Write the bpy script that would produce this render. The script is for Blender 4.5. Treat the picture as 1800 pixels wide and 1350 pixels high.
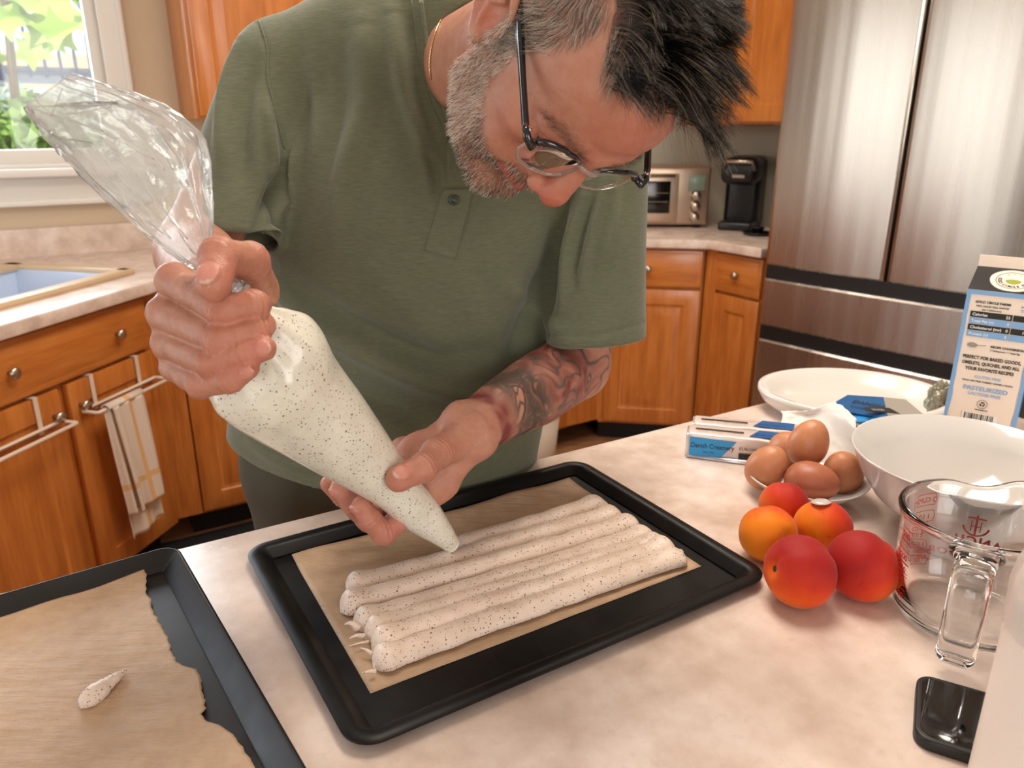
import bpy, bmesh, math, random
import numpy as np
from mathutils import Vector, Matrix, noise as mnoise

random.seed(7)
RNG = np.random.default_rng(7)
SC = bpy.context.scene
COL = SC.collection
for o in list(bpy.data.objects):
    bpy.data.objects.remove(o)

# ------------------------------------------------------------------ camera
FPX = 1360.0                      # focal length in pixels of the 1800 x 1350 frame
PITCH = math.radians(18.9)        # the phone looks down by this much
CAMZ = 1.36                       # 0.45 m above the worktop
cp, sp = math.cos(PITCH), math.sin(PITCH)
CR = np.array([1.0, 0, 0]); CU = np.array([0, sp, cp]); CB = np.array([0, -cp, sp])
CO = np.array([0, 0, CAMZ])
cam_data = bpy.data.cameras.new('camera')
cam_data.sensor_width = 36.0
cam_data.lens = 36.0 * FPX / 1800.0
cam_data.clip_start = 0.02
cam_data.dof.use_dof = True
cam_data.dof.focus_distance = 0.74
cam_data.dof.aperture_fstop = 9.0
cam = bpy.data.objects.new('camera', cam_data)
cam.location = (0, 0, CAMZ)
cam.rotation_euler = (math.pi / 2 - PITCH, 0, 0)
COL.objects.link(cam)
SC.camera = cam

# ------------------------------------------------------------------ view, world and lights
SC.view_settings.view_transform = 'Standard'
SC.view_settings.look = 'None'
SC.view_settings.exposure = 0.18
SC.view_settings.gamma = 1.0
SC.view_settings.use_curve_mapping = False

W = bpy.data.worlds.new('sky'); SC.world = W; W.use_nodes = True
nt = W.node_tree; nt.nodes.clear()
wo = nt.nodes.new('ShaderNodeOutputWorld'); wb = nt.nodes.new('ShaderNodeBackground')
sky = nt.nodes.new('ShaderNodeTexSky')
sky.sky_type = 'NISHITA'; sky.sun_disc = False
sky.sun_elevation = math.radians(48); sky.sun_rotation = math.radians(200)
sky.air_density = 1.0; sky.dust_density = 2.0
nt.links.new(sky.outputs[0], wb.inputs[0]); nt.links.new(wb.outputs[0], wo.inputs[0])
wb.inputs[1].default_value = 0.36

def area_light(name, loc, target, sx, sy, power, color):
    d = bpy.data.lights.new(name, 'AREA'); d.shape = 'RECTANGLE'; d.size = sx; d.size_y = sy
    d.energy = power; d.color = color
    o = bpy.data.objects.new(name, d); o.location = loc
    o.rotation_euler = (Vector(target) - Vector(loc)).to_track_quat('-Z', 'Y').to_euler()
    COL.objects.link(o); return o

sun_d = bpy.data.lights.new('sun', 'SUN'); sun_d.energy = 3.0; sun_d.angle = 0.01
sun_d.color = (1.0, 0.95, 0.86)
sun = bpy.data.objects.new('sun', sun_d); COL.objects.link(sun)
sun.rotation_euler = Vector((-0.35, 0.25, -0.9)).to_track_quat('-Z', 'Y').to_euler()

# daylight through the kitchen window (left) and through the patio windows behind the photographer
area_light('window_daylight', (-2.10, 3.05, 1.75), (0.0, 1.2, 1.0), 1.1, 0.95, 34, (0.88, 0.95, 1.0))
area_light('nook_daylight', (-2.78, 0.65, 1.2), (0.3, 1.5, 1.0), 1.8, 1.9, 21, (0.97, 0.98, 1.0))
area_light('patio_daylight_right', (1.75, -1.9, 1.55), (0.2, 1.2, 1.1), 1.2, 1.7, 36, (1.0, 0.95, 0.90))
area_light('patio_daylight_left', (-1.1, -2.3, 1.6), (0.0, 1.2, 1.1), 1.2, 1.7, 8, (0.98, 0.97, 0.95))
area_light('ceiling_lamp', (0.15, 1.15, 2.56), (0.1, 1.15, 0), 0.7, 0.7, 22, (1.0, 0.90, 0.78))
area_light('ceiling_lamp_fridge', (0.1, 2.3, 2.56), (0.1, 2.3, 0), 0.5, 0.5, 13, (1.0, 0.90, 0.78))
# ------------------------------------------------------------------ helpers
def onz(px, py, z):
    """world point where the ray of a photo pixel meets the level z"""
    r = (px - 900) / FPX * CR - (py - 675) / FPX * CU - CB
    return CO + r * ((z - CO[2]) / r[2])

def at(px, py, d):
    """world point at depth d (metres along the optical axis)"""
    return CO + (px - 900) / FPX * d * CR - (py - 675) / FPX * d * CU - d * CB

MW = np.stack([CR, CU, CB], 1)       # camera axes -> world
def c2w(p): return np.asarray(p, float) @ MW.T + CO
def cc(px, py, d): return np.array([(px - 900) / FPX * d, -(py - 675) / FPX * d, -d])

def rgb(r, g, b):
    f = lambda c: (c / 255 / 12.92) if c / 255 <= 0.04045 else ((c / 255 + 0.055) / 1.055) ** 2.4
    return (f(r), f(g), f(b), 1.0)

class NT:
    """tiny node-tree builder"""
    def __init__(s, name):
        s.m = bpy.data.materials.new(name); s.m.use_nodes = True
        s.t = s.m.node_tree; s.t.nodes.clear()
        s.out = s.n('ShaderNodeOutputMaterial')
    def n(s, kind, **kw):
        x = s.t.nodes.new(kind)
        for k, v in kw.items():
            if k in ('ins',):
                for a, b in v.items(): s.set(x, a, b)
            else: setattr(x, k, v)
        return x
    def set(s, node, key, val):
        i = node.inputs[key]
        if hasattr(val, 'node') or isinstance(val, bpy.types.NodeSocket): s.t.links.new(val, i)
        else: i.default_value = val
    def coord(s, kind='Object', scale=(1, 1, 1)):
        tc = s.n('ShaderNodeTexCoord'); mp = s.n('ShaderNodeMapping'); mp.inputs['Scale'].default_value = scale
        s.t.links.new(tc.outputs[kind], mp.inputs[0]); return mp.outputs[0]
    def noise(s, vec, scale, detail=4, rough=0.55, out=0):
        x = s.n('ShaderNodeTexNoise', ins={'Vector': vec, 'Scale': scale, 'Detail': detail, 'Roughness': rough}); return x.outputs[out]
    def voro(s, vec, scale, feature='F1', out='Distance'):
        x = s.n('ShaderNodeTexVoronoi', feature=feature, ins={'Vector': vec, 'Scale': scale}); return x.outputs[out]
    def ramp(s, fac, stops, interp='LINEAR'):
        x = s.n('ShaderNodeValToRGB'); cr = x.color_ramp; cr.interpolation = interp
        while len(cr.elements) < len(stops): cr.elements.new(0.5)
        for e, (p, c) in zip(cr.elements, stops):
            e.position = p; e.color = c if len(c) == 4 else (*c, 1)
        s.set(x, 0, fac); return x.outputs[0]
    def mix(s, fac, a, b, blend='MIX'):
        x = s.n('ShaderNodeMix', data_type='RGBA', blend_type=blend)
        s.set(x, 0, fac); s.set(x, 6, a); s.set(x, 7, b); return x.outputs[2]
    def math(s, op, a, b=0.0, c=0.0):
        x = s.n('ShaderNodeMath', operation=op); s.set(x, 0, a); s.set(x, 1, b); s.set(x, 2, c); return x.outputs[0]
    def bump(s, h, strength=0.3, dist=0.001, normal=None):
        x = s.n('ShaderNodeBump', ins={'Height': h, 'Strength': strength, 'Distance': dist})
        if normal is not None: s.set(x, 'Normal', normal)
        return x.outputs[0]
    def bsdf(s, **kw):
        x = s.n('ShaderNodeBsdfPrincipled')
        names = {'color': 'Base Color', 'rough': 'Roughness', 'metal': 'Metallic', 'normal': 'Normal', 'spec': 'Specular IOR Level',
                 'sss': 'Subsurface Weight', 'sssr': 'Subsurface Radius', 'ssss': 'Subsurface Scale', 'coat': 'Coat Weight', 'coatr': 'Coat Roughness',
                 'trans': 'Transmission Weight', 'ior': 'IOR', 'alpha': 'Alpha', 'sheen': 'Sheen Weight', 'sheenr': 'Sheen Roughness', 'aniso': 'Anisotropic', 'tangent': 'Tangent',
                 'emit': 'Emission Color', 'emits': 'Emission Strength', 'sheent': 'Sheen Tint'}
        for k, v in kw.items(): s.set(x, names[k], v)
        s.t.links.new(x.outputs[0], s.out.inputs[0]); return x

def plain(name, color, rough=0.5, metal=0.0, **kw):
    t = NT(name); t.bsdf(color=color, rough=rough, metal=metal, **kw); return t.m

# ---- scene objects: things are Empties (or one mesh); parts are meshes in the parent's local space
INFO = {}
def _mat(loc, rotz): return Matrix.Translation(Vector(loc)) @ Matrix.Rotation(rotz, 4, 'Z')
def thing(name, label, cat, loc=(0, 0, 0), rotz=0.0, group=None):
    o = bpy.data.objects.new(name, None); COL.objects.link(o); o.empty_display_size = 0.05
    o.location = loc; o.rotation_euler = (0, 0, rotz)
    o['label'] = label; o['category'] = cat
    if group: o['group'] = group
    INFO[o] = _mat(loc, rotz); return o
def tag(o, label, cat, group=None, kind=None):
    if label: o['label'] = label
    if cat: o['category'] = cat
    if group: o['group'] = group
    if kind: o['kind'] = kind
    return o
def wmat(o):
    m = INFO.get(o)
    return m if m is not None else Matrix.Identity(4)
def setup(o, parent=None, label=None):
    COL.objects.link(o)
    if parent is not None: o.parent = parent; INFO[o] = wmat(parent)
    else: INFO[o] = Matrix.Identity(4)
    if label: o['label'] = label
    return o
def mk(name, v, f, mat, parent=None, smooth=False, world=False, label=None, loc=None, rot=None, mats=None, fm=None):
    me = bpy.data.meshes.new(name)
    v = np.asarray(v, float)
    if world and parent is not None:
        mi = np.array(wmat(parent).inverted()); v = v @ mi[:3, :3].T + mi[:3, 3]
    me.from_pydata(v.tolist(), [], [list(map(int, q)) for q in f])
    if smooth: me.polygons.foreach_set('use_smooth', [True] * len(me.polygons))
    if mats:
        for m in mats: me.materials.append(m)
        if fm is not None: me.polygons.foreach_set('material_index', fm)
    elif mat is not None: me.materials.append(mat)
    me.update()
    o = bpy.data.objects.new(name, me)
    setup(o, parent, label)
    if loc is not None: o.location = loc; INFO[o] = INFO[o] @ Matrix.Translation(Vector(loc))
    if rot is not None: o.rotation_euler = rot
    return o
def frombm(name, bm, mat, parent=None, smooth=False, angle=None, label=None):
    me = bpy.data.meshes.new(name); bm.normal_update(); bm.to_mesh(me); bm.free()
    if mat is not None: me.materials.append(mat)
    if smooth: me.polygons.foreach_set('use_smooth', [True] * len(me.polygons))
    o = bpy.data.objects.new(name, me)
    if angle is not None:
        me.polygons.foreach_set('use_smooth', [True] * len(me.polygons))
        me.set_sharp_from_angle(angle=angle)
    return setup(o, parent, label)
def bm_box(bm, c, s, bev=0.0, seg=2, rot=None):
    r = bmesh.ops.create_cube(bm, size=1.0); vs = r['verts']
    for v in vs: v.co = Vector((v.co.x * s[0], v.co.y * s[1], v.co.z * s[2]))
    if bev > 0:
        es = list({e for v in vs for e in v.link_edges})
        g = bmesh.ops.bevel(bm, geom=es, offset=bev, segments=seg, affect='EDGES', profile=0.5)
        vs = list({v for f in g['faces'] for v in f.verts} | {v for v in vs if v.is_valid})
    M = Matrix.Translation(Vector(c)) @ (rot if rot is not None else Matrix.Identity(4))
    for v in vs: v.co = M @ v.co
    return vs
def box(name, c, s, mat, parent=None, bev=0.0, seg=2, rot=None, label=None):
    bm = bmesh.new(); bm_box(bm, c, s, bev, seg, rot)
    return frombm(name, bm, mat, parent, angle=0.6, label=label)
def tube(pts, r, n=8, closed=False, caps=True):
    """vertices and faces of a tube along a polyline (radius scalar or per point)"""
    P = np.asarray(pts, float); m = len(P)
    r = np.broadcast_to(np.asarray(r, float), (m,))
    if closed: T = np.roll(P, -1, 0) - np.roll(P, 1, 0)
    else: T = np.gradient(P, axis=0)
    T /= np.linalg.norm(T, axis=1)[:, None] + 1e-12
    ref = np.array([0, 0, 1.0]) if abs(T[0][2]) < 0.9 else np.array([1.0, 0, 0])
    N = []; nn = np.cross(T[0], ref)
    for t in T:
        nn = nn - t * (nn @ t); nn /= np.linalg.norm(nn) + 1e-12; N.append(nn.copy())
    N = np.array(N); Bn = np.cross(T, N)
    a = np.linspace(0, 2 * np.pi, n, endpoint=False)
    V = (P[:, None] + r[:, None, None] * (np.cos(a)[None, :, None] * N[:, None] + np.sin(a)[None, :, None] * Bn[:, None])).reshape(-1, 3)
    F = []
    for i in range(m if closed else m - 1):
        j = (i + 1) % m
        for k in range(n):
            l = (k + 1) % n; F.append((i * n + k, i * n + l, j * n + l, j * n + k))
    if caps and not closed: F.append(tuple(range(n - 1, -1, -1))); F.append(tuple((m - 1) * n + k for k in range(n)))
    return V, F
def join(*vf):
    V = []; F = []; o = 0
    for v, f in vf:
        v = np.asarray(v, float); V.append(v); F += [tuple(i + o for i in q) for q in f]; o += len(v)
    return np.concatenate(V), F
def lathe(prof, n=48, cap0=False, cap1=False):
    P = np.asarray(prof, float); m = len(P); a = np.linspace(0, 2 * np.pi, n, endpoint=False)
    V = np.stack([P[:, 0, None] * np.cos(a), P[:, 0, None] * np.sin(a), np.repeat(P[:, 1, None], n, 1)], 2).reshape(-1, 3)
    F = [(i * n + k, i * n + (k + 1) % n, (i + 1) * n + (k + 1) % n, (i + 1) * n + k) for i in range(m - 1) for k in range(n)]
    if cap0: F.append(tuple(range(n - 1, -1, -1)))
    if cap1: F.append(tuple((m - 1) * n + k for k in range(n)))
    return V, F
def grid_faces(nu, nv, closed_v=False):
    F = []
    for i in range(nu - 1):
        for j in range(nv if closed_v else nv - 1):
            k = (j + 1) % nv; F.append((i * nv + j, i * nv + k, (i + 1) * nv + k, (i + 1) * nv + j))
    return F
def prism(poly, z0, z1, bev=0.0, seg=2):
    bm = bmesh.new()
    vs = [bm.verts.new((p[0], p[1], z0)) for p in poly]
    f = bm.faces.new(vs)
    r = bmesh.ops.extrude_face_region(bm, geom=[f])
    for g in r['geom']:
        if isinstance(g, bmesh.types.BMVert): g.co.z = z1
    bmesh.ops.recalc_face_normals(bm, faces=bm.faces)
    if bev > 0:
        bmesh.ops.bevel(bm, geom=[e for e in bm.edges], offset=bev, segments=seg, affect='EDGES', profile=0.5)
    return bm
def roundrect(w, h, r, n=6, cx=0, cy=0):
    P = []
    for sx, sy, a0 in ((1, 1, 0), (-1, 1, 90), (-1, -1, 180), (1, -1, 270)):
        for i in range(n + 1):
            a = math.radians(a0 + 90 * i / n)
            P.append((cx + sx * (w / 2 - r) + r * math.cos(a), cy + sy * (h / 2 - r) + r * math.sin(a)))
    return P
def interp(x, xs, ys):
    """smooth (Catmull-Rom-like) interpolation of values along stations"""
    xs = np.asarray(xs, float); ys = np.asarray(ys, float)
    m = np.gradient(ys, xs, axis=0)
    x = np.clip(x, xs[0], xs[-1]); i = np.clip(np.searchsorted(xs, x) - 1, 0, len(xs) - 2)
    h = xs[i + 1] - xs[i]; t = (x - xs[i]) / h
    if ys.ndim > 1: t = t[..., None]; h = h[..., None]
    return (2*t**3-3*t**2+1)*ys[i] + (t**3-2*t**2+t)*h*m[i] + (-2*t**3+3*t**2)*ys[i+1] + (t**3-t**2)*h*m[i+1]
def curve_pts(ctrl, n):
    c = np.asarray(ctrl, float); s = np.r_[0, np.cumsum(np.linalg.norm(np.diff(c[:, :3], axis=0), axis=1))]
    return interp(np.linspace(0, s[-1], n), s, c)
def vnoise(P, scale, seed=0.0):
    return np.array([mnoise.noise(Vector((p[0] * scale + seed, p[1] * scale - seed, p[2] * scale + 2 * seed))) for p in P])

def text_vf(body, size, extrude=0.0, align='LEFT', spacing=1.0, bold=0.0):
    cu = bpy.data.curves.new('t', 'FONT'); cu.body = body; cu.size = size; cu.align_x = align
    cu.space_character = spacing; cu.offset = bold; cu.resolution_u = 3; cu.extrude = extrude
    ob = bpy.data.objects.new('t', cu); COL.objects.link(ob)
    dg = bpy.context.evaluated_depsgraph_get(); me = bpy.data.meshes.new_from_object(ob.evaluated_get(dg))
    v = np.array([x.co[:] for x in me.vertices]).reshape(-1, 3); f = [tuple(p.vertices) for p in me.polygons]
    bpy.data.objects.remove(ob); bpy.data.curves.remove(cu); bpy.data.meshes.remove(me)
    return v, f

# ------------------------------------------------------------------ materials
def wood_mat(name, c1, c2, c3, axis_scale=(14, 14, 1.2), rough=0.32):
    t = NT(name); v = t.coord('Object', axis_scale)
    n1 = t.noise(v, 2.2, 6, 0.6); n2 = t.noise(v, 9.0, 3, 0.5)
    g = t.math('ADD', t.math('MULTIPLY', n1, 0.75), t.math('MULTIPLY', n2, 0.25))
    c = t.ramp(g, [(0.30, c1), (0.50, c2), (0.70, c3)])
    t.bsdf(color=c, rough=rough, coat=0.25, coatr=0.2, normal=t.bump(n2, 0.08, 0.001)); return t.m
M_WOOD = wood_mat('honey_maple', rgb(168, 94, 36), rgb(194, 116, 50), rgb(210, 136, 66))
M_WOODH = wood_mat('honey_maple_rail', rgb(168, 94, 36), rgb(194, 116, 50), rgb(210, 136, 66), (1.5, 14, 14))
M_FLOOR = wood_mat('oak_floor', rgb(140, 92, 58), rgb(170, 120, 82), rgb(188, 140, 100), (3, 16, 16), 0.4)

def laminate():
    t = NT('speckled_laminate'); v = t.coord('Object')
    a = t.noise(v, 16, 6, 0.6); b = t.noise(v, 90, 4, 0.6); d = t.noise(v, 5, 5, 0.65)
    c = t.ramp(a, [(0.32, rgb(202, 178, 162)), (0.50, rgb(224, 203, 189)), (0.66, rgb(238, 221, 210))])
    c = t.mix(t.ramp(d, [(0.42, (0, 0, 0)), (0.62, (0.35, 0.35, 0.35))]), c, rgb(212, 192, 180))
    c = t.mix(t.ramp(b, [(0.60, (0, 0, 0)), (0.72, (0.55, 0.55, 0.55))]), c, rgb(200, 176, 162))
    t.bsdf(color=c, rough=t.ramp(b, [(0.3, (0.22, 0.22, 0.22)), (0.7, (0.28, 0.28, 0.28))]), spec=0.45); return t.m
M_LAM = laminate()
M_NICKEL = plain('brushed_nickel', rgb(190, 180, 168), 0.28, 1.0)
M_WALL = plain('beige_paint', rgb(206, 186, 160), 0.8)
M_WALLG = plain('grey_paint', rgb(182, 176, 160), 0.8)
M_CEIL = plain('ceiling_paint', rgb(235, 230, 222), 0.9)
M_TRIM = plain('white_trim', rgb(232, 228, 222), 0.45)
M_WHITE = plain('white_plastic', rgb(236, 232, 226), 0.35)
M_BLACK = plain('black_plastic', rgb(18, 18, 19), 0.35)
M_DARK = plain('toe_kick_black', rgb(14, 13, 13), 0.6)
def steel():
    t = NT('brushed_steel'); v = t.coord('Object', (90, 90, .6))
    n = t.noise(v, 1.0, 3, 0.6); v2 = t.coord('Object', (5, 5, 0.12)); w = t.noise(v2, 1.4, 2, 0.5)
    t.bsdf(color=rgb(184, 176, 168), rough=t.ramp(n, [(0.3, (0.26, 0.26, 0.26)), (0.7, (0.28, 0.28, 0.28))]), metal=1.0,
           normal=t.bump(w, 0.5, 0.012)); return t.m
M_STEEL = steel()
def glassy(name, tint=(1, 1, 1, 1), rough=0.0, ior=1.47):
    t = NT(name); t.bsdf(color=tint, rough=rough, trans=1.0, ior=ior); return t.m
M_GLASS = glassy('clear_glass')
def pane(name='window_glass', ior=1.45):
    t = NT(name); lw = t.n('ShaderNodeFresnel', ins={'IOR': ior})
    tr = t.n('ShaderNodeBsdfTransparent'); gl = t.n('ShaderNodeBsdfGlossy', ins={'Roughness': 0.02})
    mx = t.n('ShaderNodeMixShader'); t.set(mx, 0, lw.outputs[0]); t.set(mx, 1, tr.outputs[0]); t.set(mx, 2, gl.outputs[0])
    t.t.links.new(mx.outputs[0], t.out.inputs[0]); return t.m
M_PANE = pane()
# ------------------------------------------------------------------ the room
def V2(x, y): return np.array([x, y], float)
W0 = V2(-1.78, 2.62); WD = V2(.857, .515); WN = V2(.515, -.857)      # wall with the sink window
P0 = V2(.50, 3.99); K = V2(.83, 3.95); KD = V2(.6, -.8)              # back corner, wall behind the fridge
PW = W0 - 1.2 * WD
PR = K + 3.5 * KD
ZC = 2.6
ROOM = [PW, P0, K, PR, V2(PR[0], -2.7), V2(-2.9, -2.7)]

def struct(o): o['kind'] = 'structure'; return o
def slab_wall(bm, p, q, z0, z1, th=0.12):
    """a piece of wall from p to q, its thickness outside the room (left of p->q)"""
    d = (q - p) / np.linalg.norm(q - p); n = V2(-d[1], d[0]) * th
    vs = [bm.verts.new((*a, z)) for z in (z0, z1) for a in (p, q, q + n, p + n)]
    for f in ((0, 1, 5, 4), (1, 2, 6, 5), (2, 3, 7, 6), (3, 0, 4, 7), (4, 5, 6, 7), (3, 2, 1, 0)): bm.faces.new([vs[i] for i in f])
def finish(name, bm, mat):
    bmesh.ops.recalc_face_normals(bm, faces=bm.faces); return struct(frombm(name, bm, mat))

bm = prism([tuple(p) for p in ROOM], -0.05, 0.0); finish('floor', bm, M_FLOOR)
bm = prism([tuple(p) for p in ROOM], ZC, ZC + 0.08); finish('ceiling', bm, M_CEIL)
WT0, WT1, WZ0, WZ1 = -0.75, 0.46, 1.212, 2.2
bm = bmesh.new()
slab_wall(bm, PW, W0 + WT0 * WD, 0, ZC); slab_wall(bm, W0 + WT1 * WD, P0, 0, ZC)
slab_wall(bm, W0 + WT0 * WD, W0 + WT1 * WD, 0, WZ0); slab_wall(bm, W0 + WT0 * WD, W0 + WT1 * WD, WZ1, ZC)
finish('wall_left', bm, M_WALL)
bm = bmesh.new(); slab_wall(bm, P0, K, 0, ZC); finish('wall_back', bm, M_WALLG)
bm = bmesh.new(); slab_wall(bm, K, PR, 0, ZC); finish('wall_right', bm, M_WALLG)
bm = bmesh.new(); slab_wall(bm, PR, V2(PR[0], -2.7), 0, ZC); finish('wall_far_right', bm, M_WALLG)
bm = bmesh.new(); SDv = (PW - V2(-2.9, -2.7)) / np.linalg.norm(PW - V2(-2.9, -2.7)); SQ0 = V2(-2.9, -2.7); sl_ = np.linalg.norm(PW - SQ0)
ys = [0, 2.4, 3.25, 3.45, 4.3, sl_]
for i in range(5):
    a, b = SQ0 + SDv * ys[i], SQ0 + SDv * ys[i + 1]
    if i in (1, 3): slab_wall(bm, a, b, 0, 0.1); slab_wall(bm, a, b, 2.15, ZC)
    else: slab_wall(bm, a, b, 0, ZC)
finish('wall_side', bm, M_WALL)
for n, (y0, y1) in ((4, (2.4, 3.25)), (5, (3.45, 4.3))):
    c_ = SQ0 + SDv * (y0 + y1) / 2 + V2(-.05, 0); bm = bmesh.new(); w_ = y1 - y0
    for y in (-w_ / 2 + .03, 0, w_ / 2 - .03): bm_box(bm, (c_[0], c_[1] + y, 1.125), (.05, .05, 2.05))
    for z in (.13, 2.12): bm_box(bm, (c_[0], c_[1], z), (.05, w_, .06))
    w = struct(frombm('window_%d' % n, bm, M_TRIM)); box('pane', (c_[0], c_[1], 1.125), (.005, w_ - .08, 1.95), M_PANE, w)
bm = bmesh.new()
xs = [PR[0], 2.35, 0.85, 0.1, -1.9, -2.9]
for i in range(5):
    a, b = V2(xs[i], -2.7), V2(xs[i + 1], -2.7)
    if i in (1, 3): slab_wall(bm, a, b, 0, 0.15); slab_wall(bm, a, b, 2.25, ZC)
    else: slab_wall(bm, a, b, 0, ZC)
finish('wall_front', bm, M_WALL)
# patio windows behind the photographer
for n, (x0, x1) in ((2, (0.85, 2.35)), (3, (-1.9, 0.1))):
    bm = bmesh.new(); ym = -2.76
    for x in (x0 + .03, (x0 + x1) / 2, x1 - .03): bm_box(bm, (x, ym, 1.2), (.06, .06, 2.1))
    for z in (0.18, 2.22): bm_box(bm, ((x0 + x1) / 2, ym, z), (x1 - x0, .06, .06))
    w = struct(frombm('window_%d' % n, bm, M_TRIM))
    box('pane', ((x0 + x1) / 2, ym, 1.2), (x1 - x0 - .1, .006, 2.0), M_PANE, w)

# the sink window: sash, casing, stool; local x runs along the wall, -y into the room
WA = math.atan2(WD[1], WD[0])
win = thing('window_1', None, None, (W0[0], W0[1], 0), WA)
for k in ('label', 'category'):
    if k in win: del win[k]
win['kind'] = 'structure'
cx, cw = (WT0 + WT1) / 2, WT1 - WT0
bm = bmesh.new()
for x in (WT0 + .022, WT1 - .022): bm_box(bm, (x, .06, (WZ0 + WZ1) / 2), (.044, .05, WZ1 - WZ0), .004)
for z in (WZ0 + .025, WZ1 - .025): bm_box(bm, (cx, .06, z), (cw, .05, .05), .004)
frombm('window_sash', bm, M_TRIM, win, angle=.6)
box('pane', (cx, .06, (WZ0 + WZ1) / 2), (cw - .06, .005, WZ1 - WZ0 - .08), M_PANE, win)
bm = bmesh.new()
for x in (WT0 - .03, WT1 + .03):
    bm_box(bm, (x, -.008, (WZ0 + WZ1) / 2), (.075, .016, WZ1 - WZ0 + .1), .005)
    bm_box(bm, (x + (.03 if x > 0 else -.03), -.014, (WZ0 + WZ1) / 2), (.02, .028, WZ1 - WZ0 + .1), .006)
bm_box(bm, (cx, -.008, WZ1 + .035), (cw + .14, .016, .08), .005)
bm_box(bm, (cx, .03, WZ0 - .002), (cw, .12, .012), .003)
frombm('casing', bm, M_TRIM, win, angle=.6)
bm = bmesh.new()
bm_box(bm, (cx, -.03, WZ0 - .022), (cw + .2, .10, .028), .008)
bm_box(bm, (cx, -.012, WZ0 - .075), (cw + .16, .024, .075), .005)
bm_box(bm, (cx, -.018, WZ0 - .122), (cw + .16, .034, .022), .008)
frombm('window_sill', bm, M_TRIM, win, angle=.6)

# ------------------------------------------------------------------ garden outside the window
M_LAWN = plain('lawn', rgb(120, 132, 84), 0.9)
bm = bmesh.new(); bm_box(bm, (0, 0, -0.3), (60, 60, 0.1)); struct(frombm('ground', bm, M_LAWN))
M_LEAF = plain('vine_leaf_green', rgb(150, 190, 60), 0.5, sss=0.0)
M_BUSH = plain('silvery_foliage', rgb(206, 216, 206), 0.6)
M_BUSHG = plain('green_foliage', rgb(140, 176, 88), 0.6)
M_LAV = plain('lavender_render', rgb(176, 182, 214), 0.8)
M_ROOF = plain('pale_roof', rgb(198, 206, 226), 0.7)
M_IRON = plain('painted_iron', rgb(52, 66, 98), 0.5)
M_STUCCO = plain('warm_stucco', rgb(226, 190, 150), 0.8)
def garden_xy(px, d): p = at(px, 100, d); return p[:2]
# neighbour's low house
hc = at(150, 100, 8.6)
hs = thing('neighbour_house', 'low lavender rendered house with a pale roof beyond the iron fence', 'house', (hc[0], hc[1], -.25), WA + .25)
box('wall', (0, .8, 1.10), (3.4, 1.6, 2.2), M_LAV, hs)
bm = bmesh.new(); poly = [(-1.95, 0), (1.95, 0), (1.2, 1.1), (-.6, 1.1)]
vs0 = [bm.verts.new((x, -.25 if i < 2 else .6, 2.2 + z)) for i, (x, z) in enumerate(poly)]
vs1 = [bm.verts.new((x, 1.9 if i < 2 else .9, 2.2 + z)) for i, (x, z) in enumerate(poly)]
bm.faces.new(vs0); bm.faces.new(vs1[::-1])
for i in range(4): bm.faces.new((vs0[i], vs1[i], vs1[(i + 1) % 4], vs0[(i + 1) % 4]))
bmesh.ops.recalc_face_normals(bm, faces=bm.faces); frombm('roof', bm, M_ROOF, hs)
box('fascia', (0, -.27, 2.2), (3.95, .06, .14), M_STUCCO, hs)
# garden wall carrying an iron fence
f0, f1 = at(-140, 118, 5.0)[:2], at(330, 175, 6.6)[:2]
fa = math.atan2(*(f1 - f0)[::-1]); fl = np.linalg.norm(f1 - f0)
fz = at(30, 133, 5.4)[2]
gw = thing('garden_wall', 'pale retaining wall at the back of the garden under the fence', 'wall', (*f0, -.25), fa)
box('masonry', (fl / 2, .12, (fz - .05 + .25) / 2), (fl, .2, fz + .2), M_STUCCO, gw)
box('coping', (fl / 2, .12, fz + .18), (fl, .26, .05), M_STUCCO, gw)
fe = thing('iron_fence', 'dark iron fence of thin upright bars on the garden wall', 'fence', (*f0, fz), fa)
for z in (.04, 1.45): box('rail', (fl / 2, .12, z), (fl, .035, .035), M_IRON, fe)
bar = None
nb = int(fl / .115)
for i in range(nb):
    x = (i + .5) * .115
    big = (i % 11 == 4)
    if big: box('post', (x, .12, .85), (.07, .07, 1.75), M_IRON, fe, .006)
    elif bar is None: bar = box('bar', (x, .12, .78), (.018, .018, 1.55), M_IRON, fe); bar0 = x
    else:
        c = bar.copy(); COL.objects.link(c); c.parent = fe; c.location = (x - bar0, 0, 0)
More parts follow.
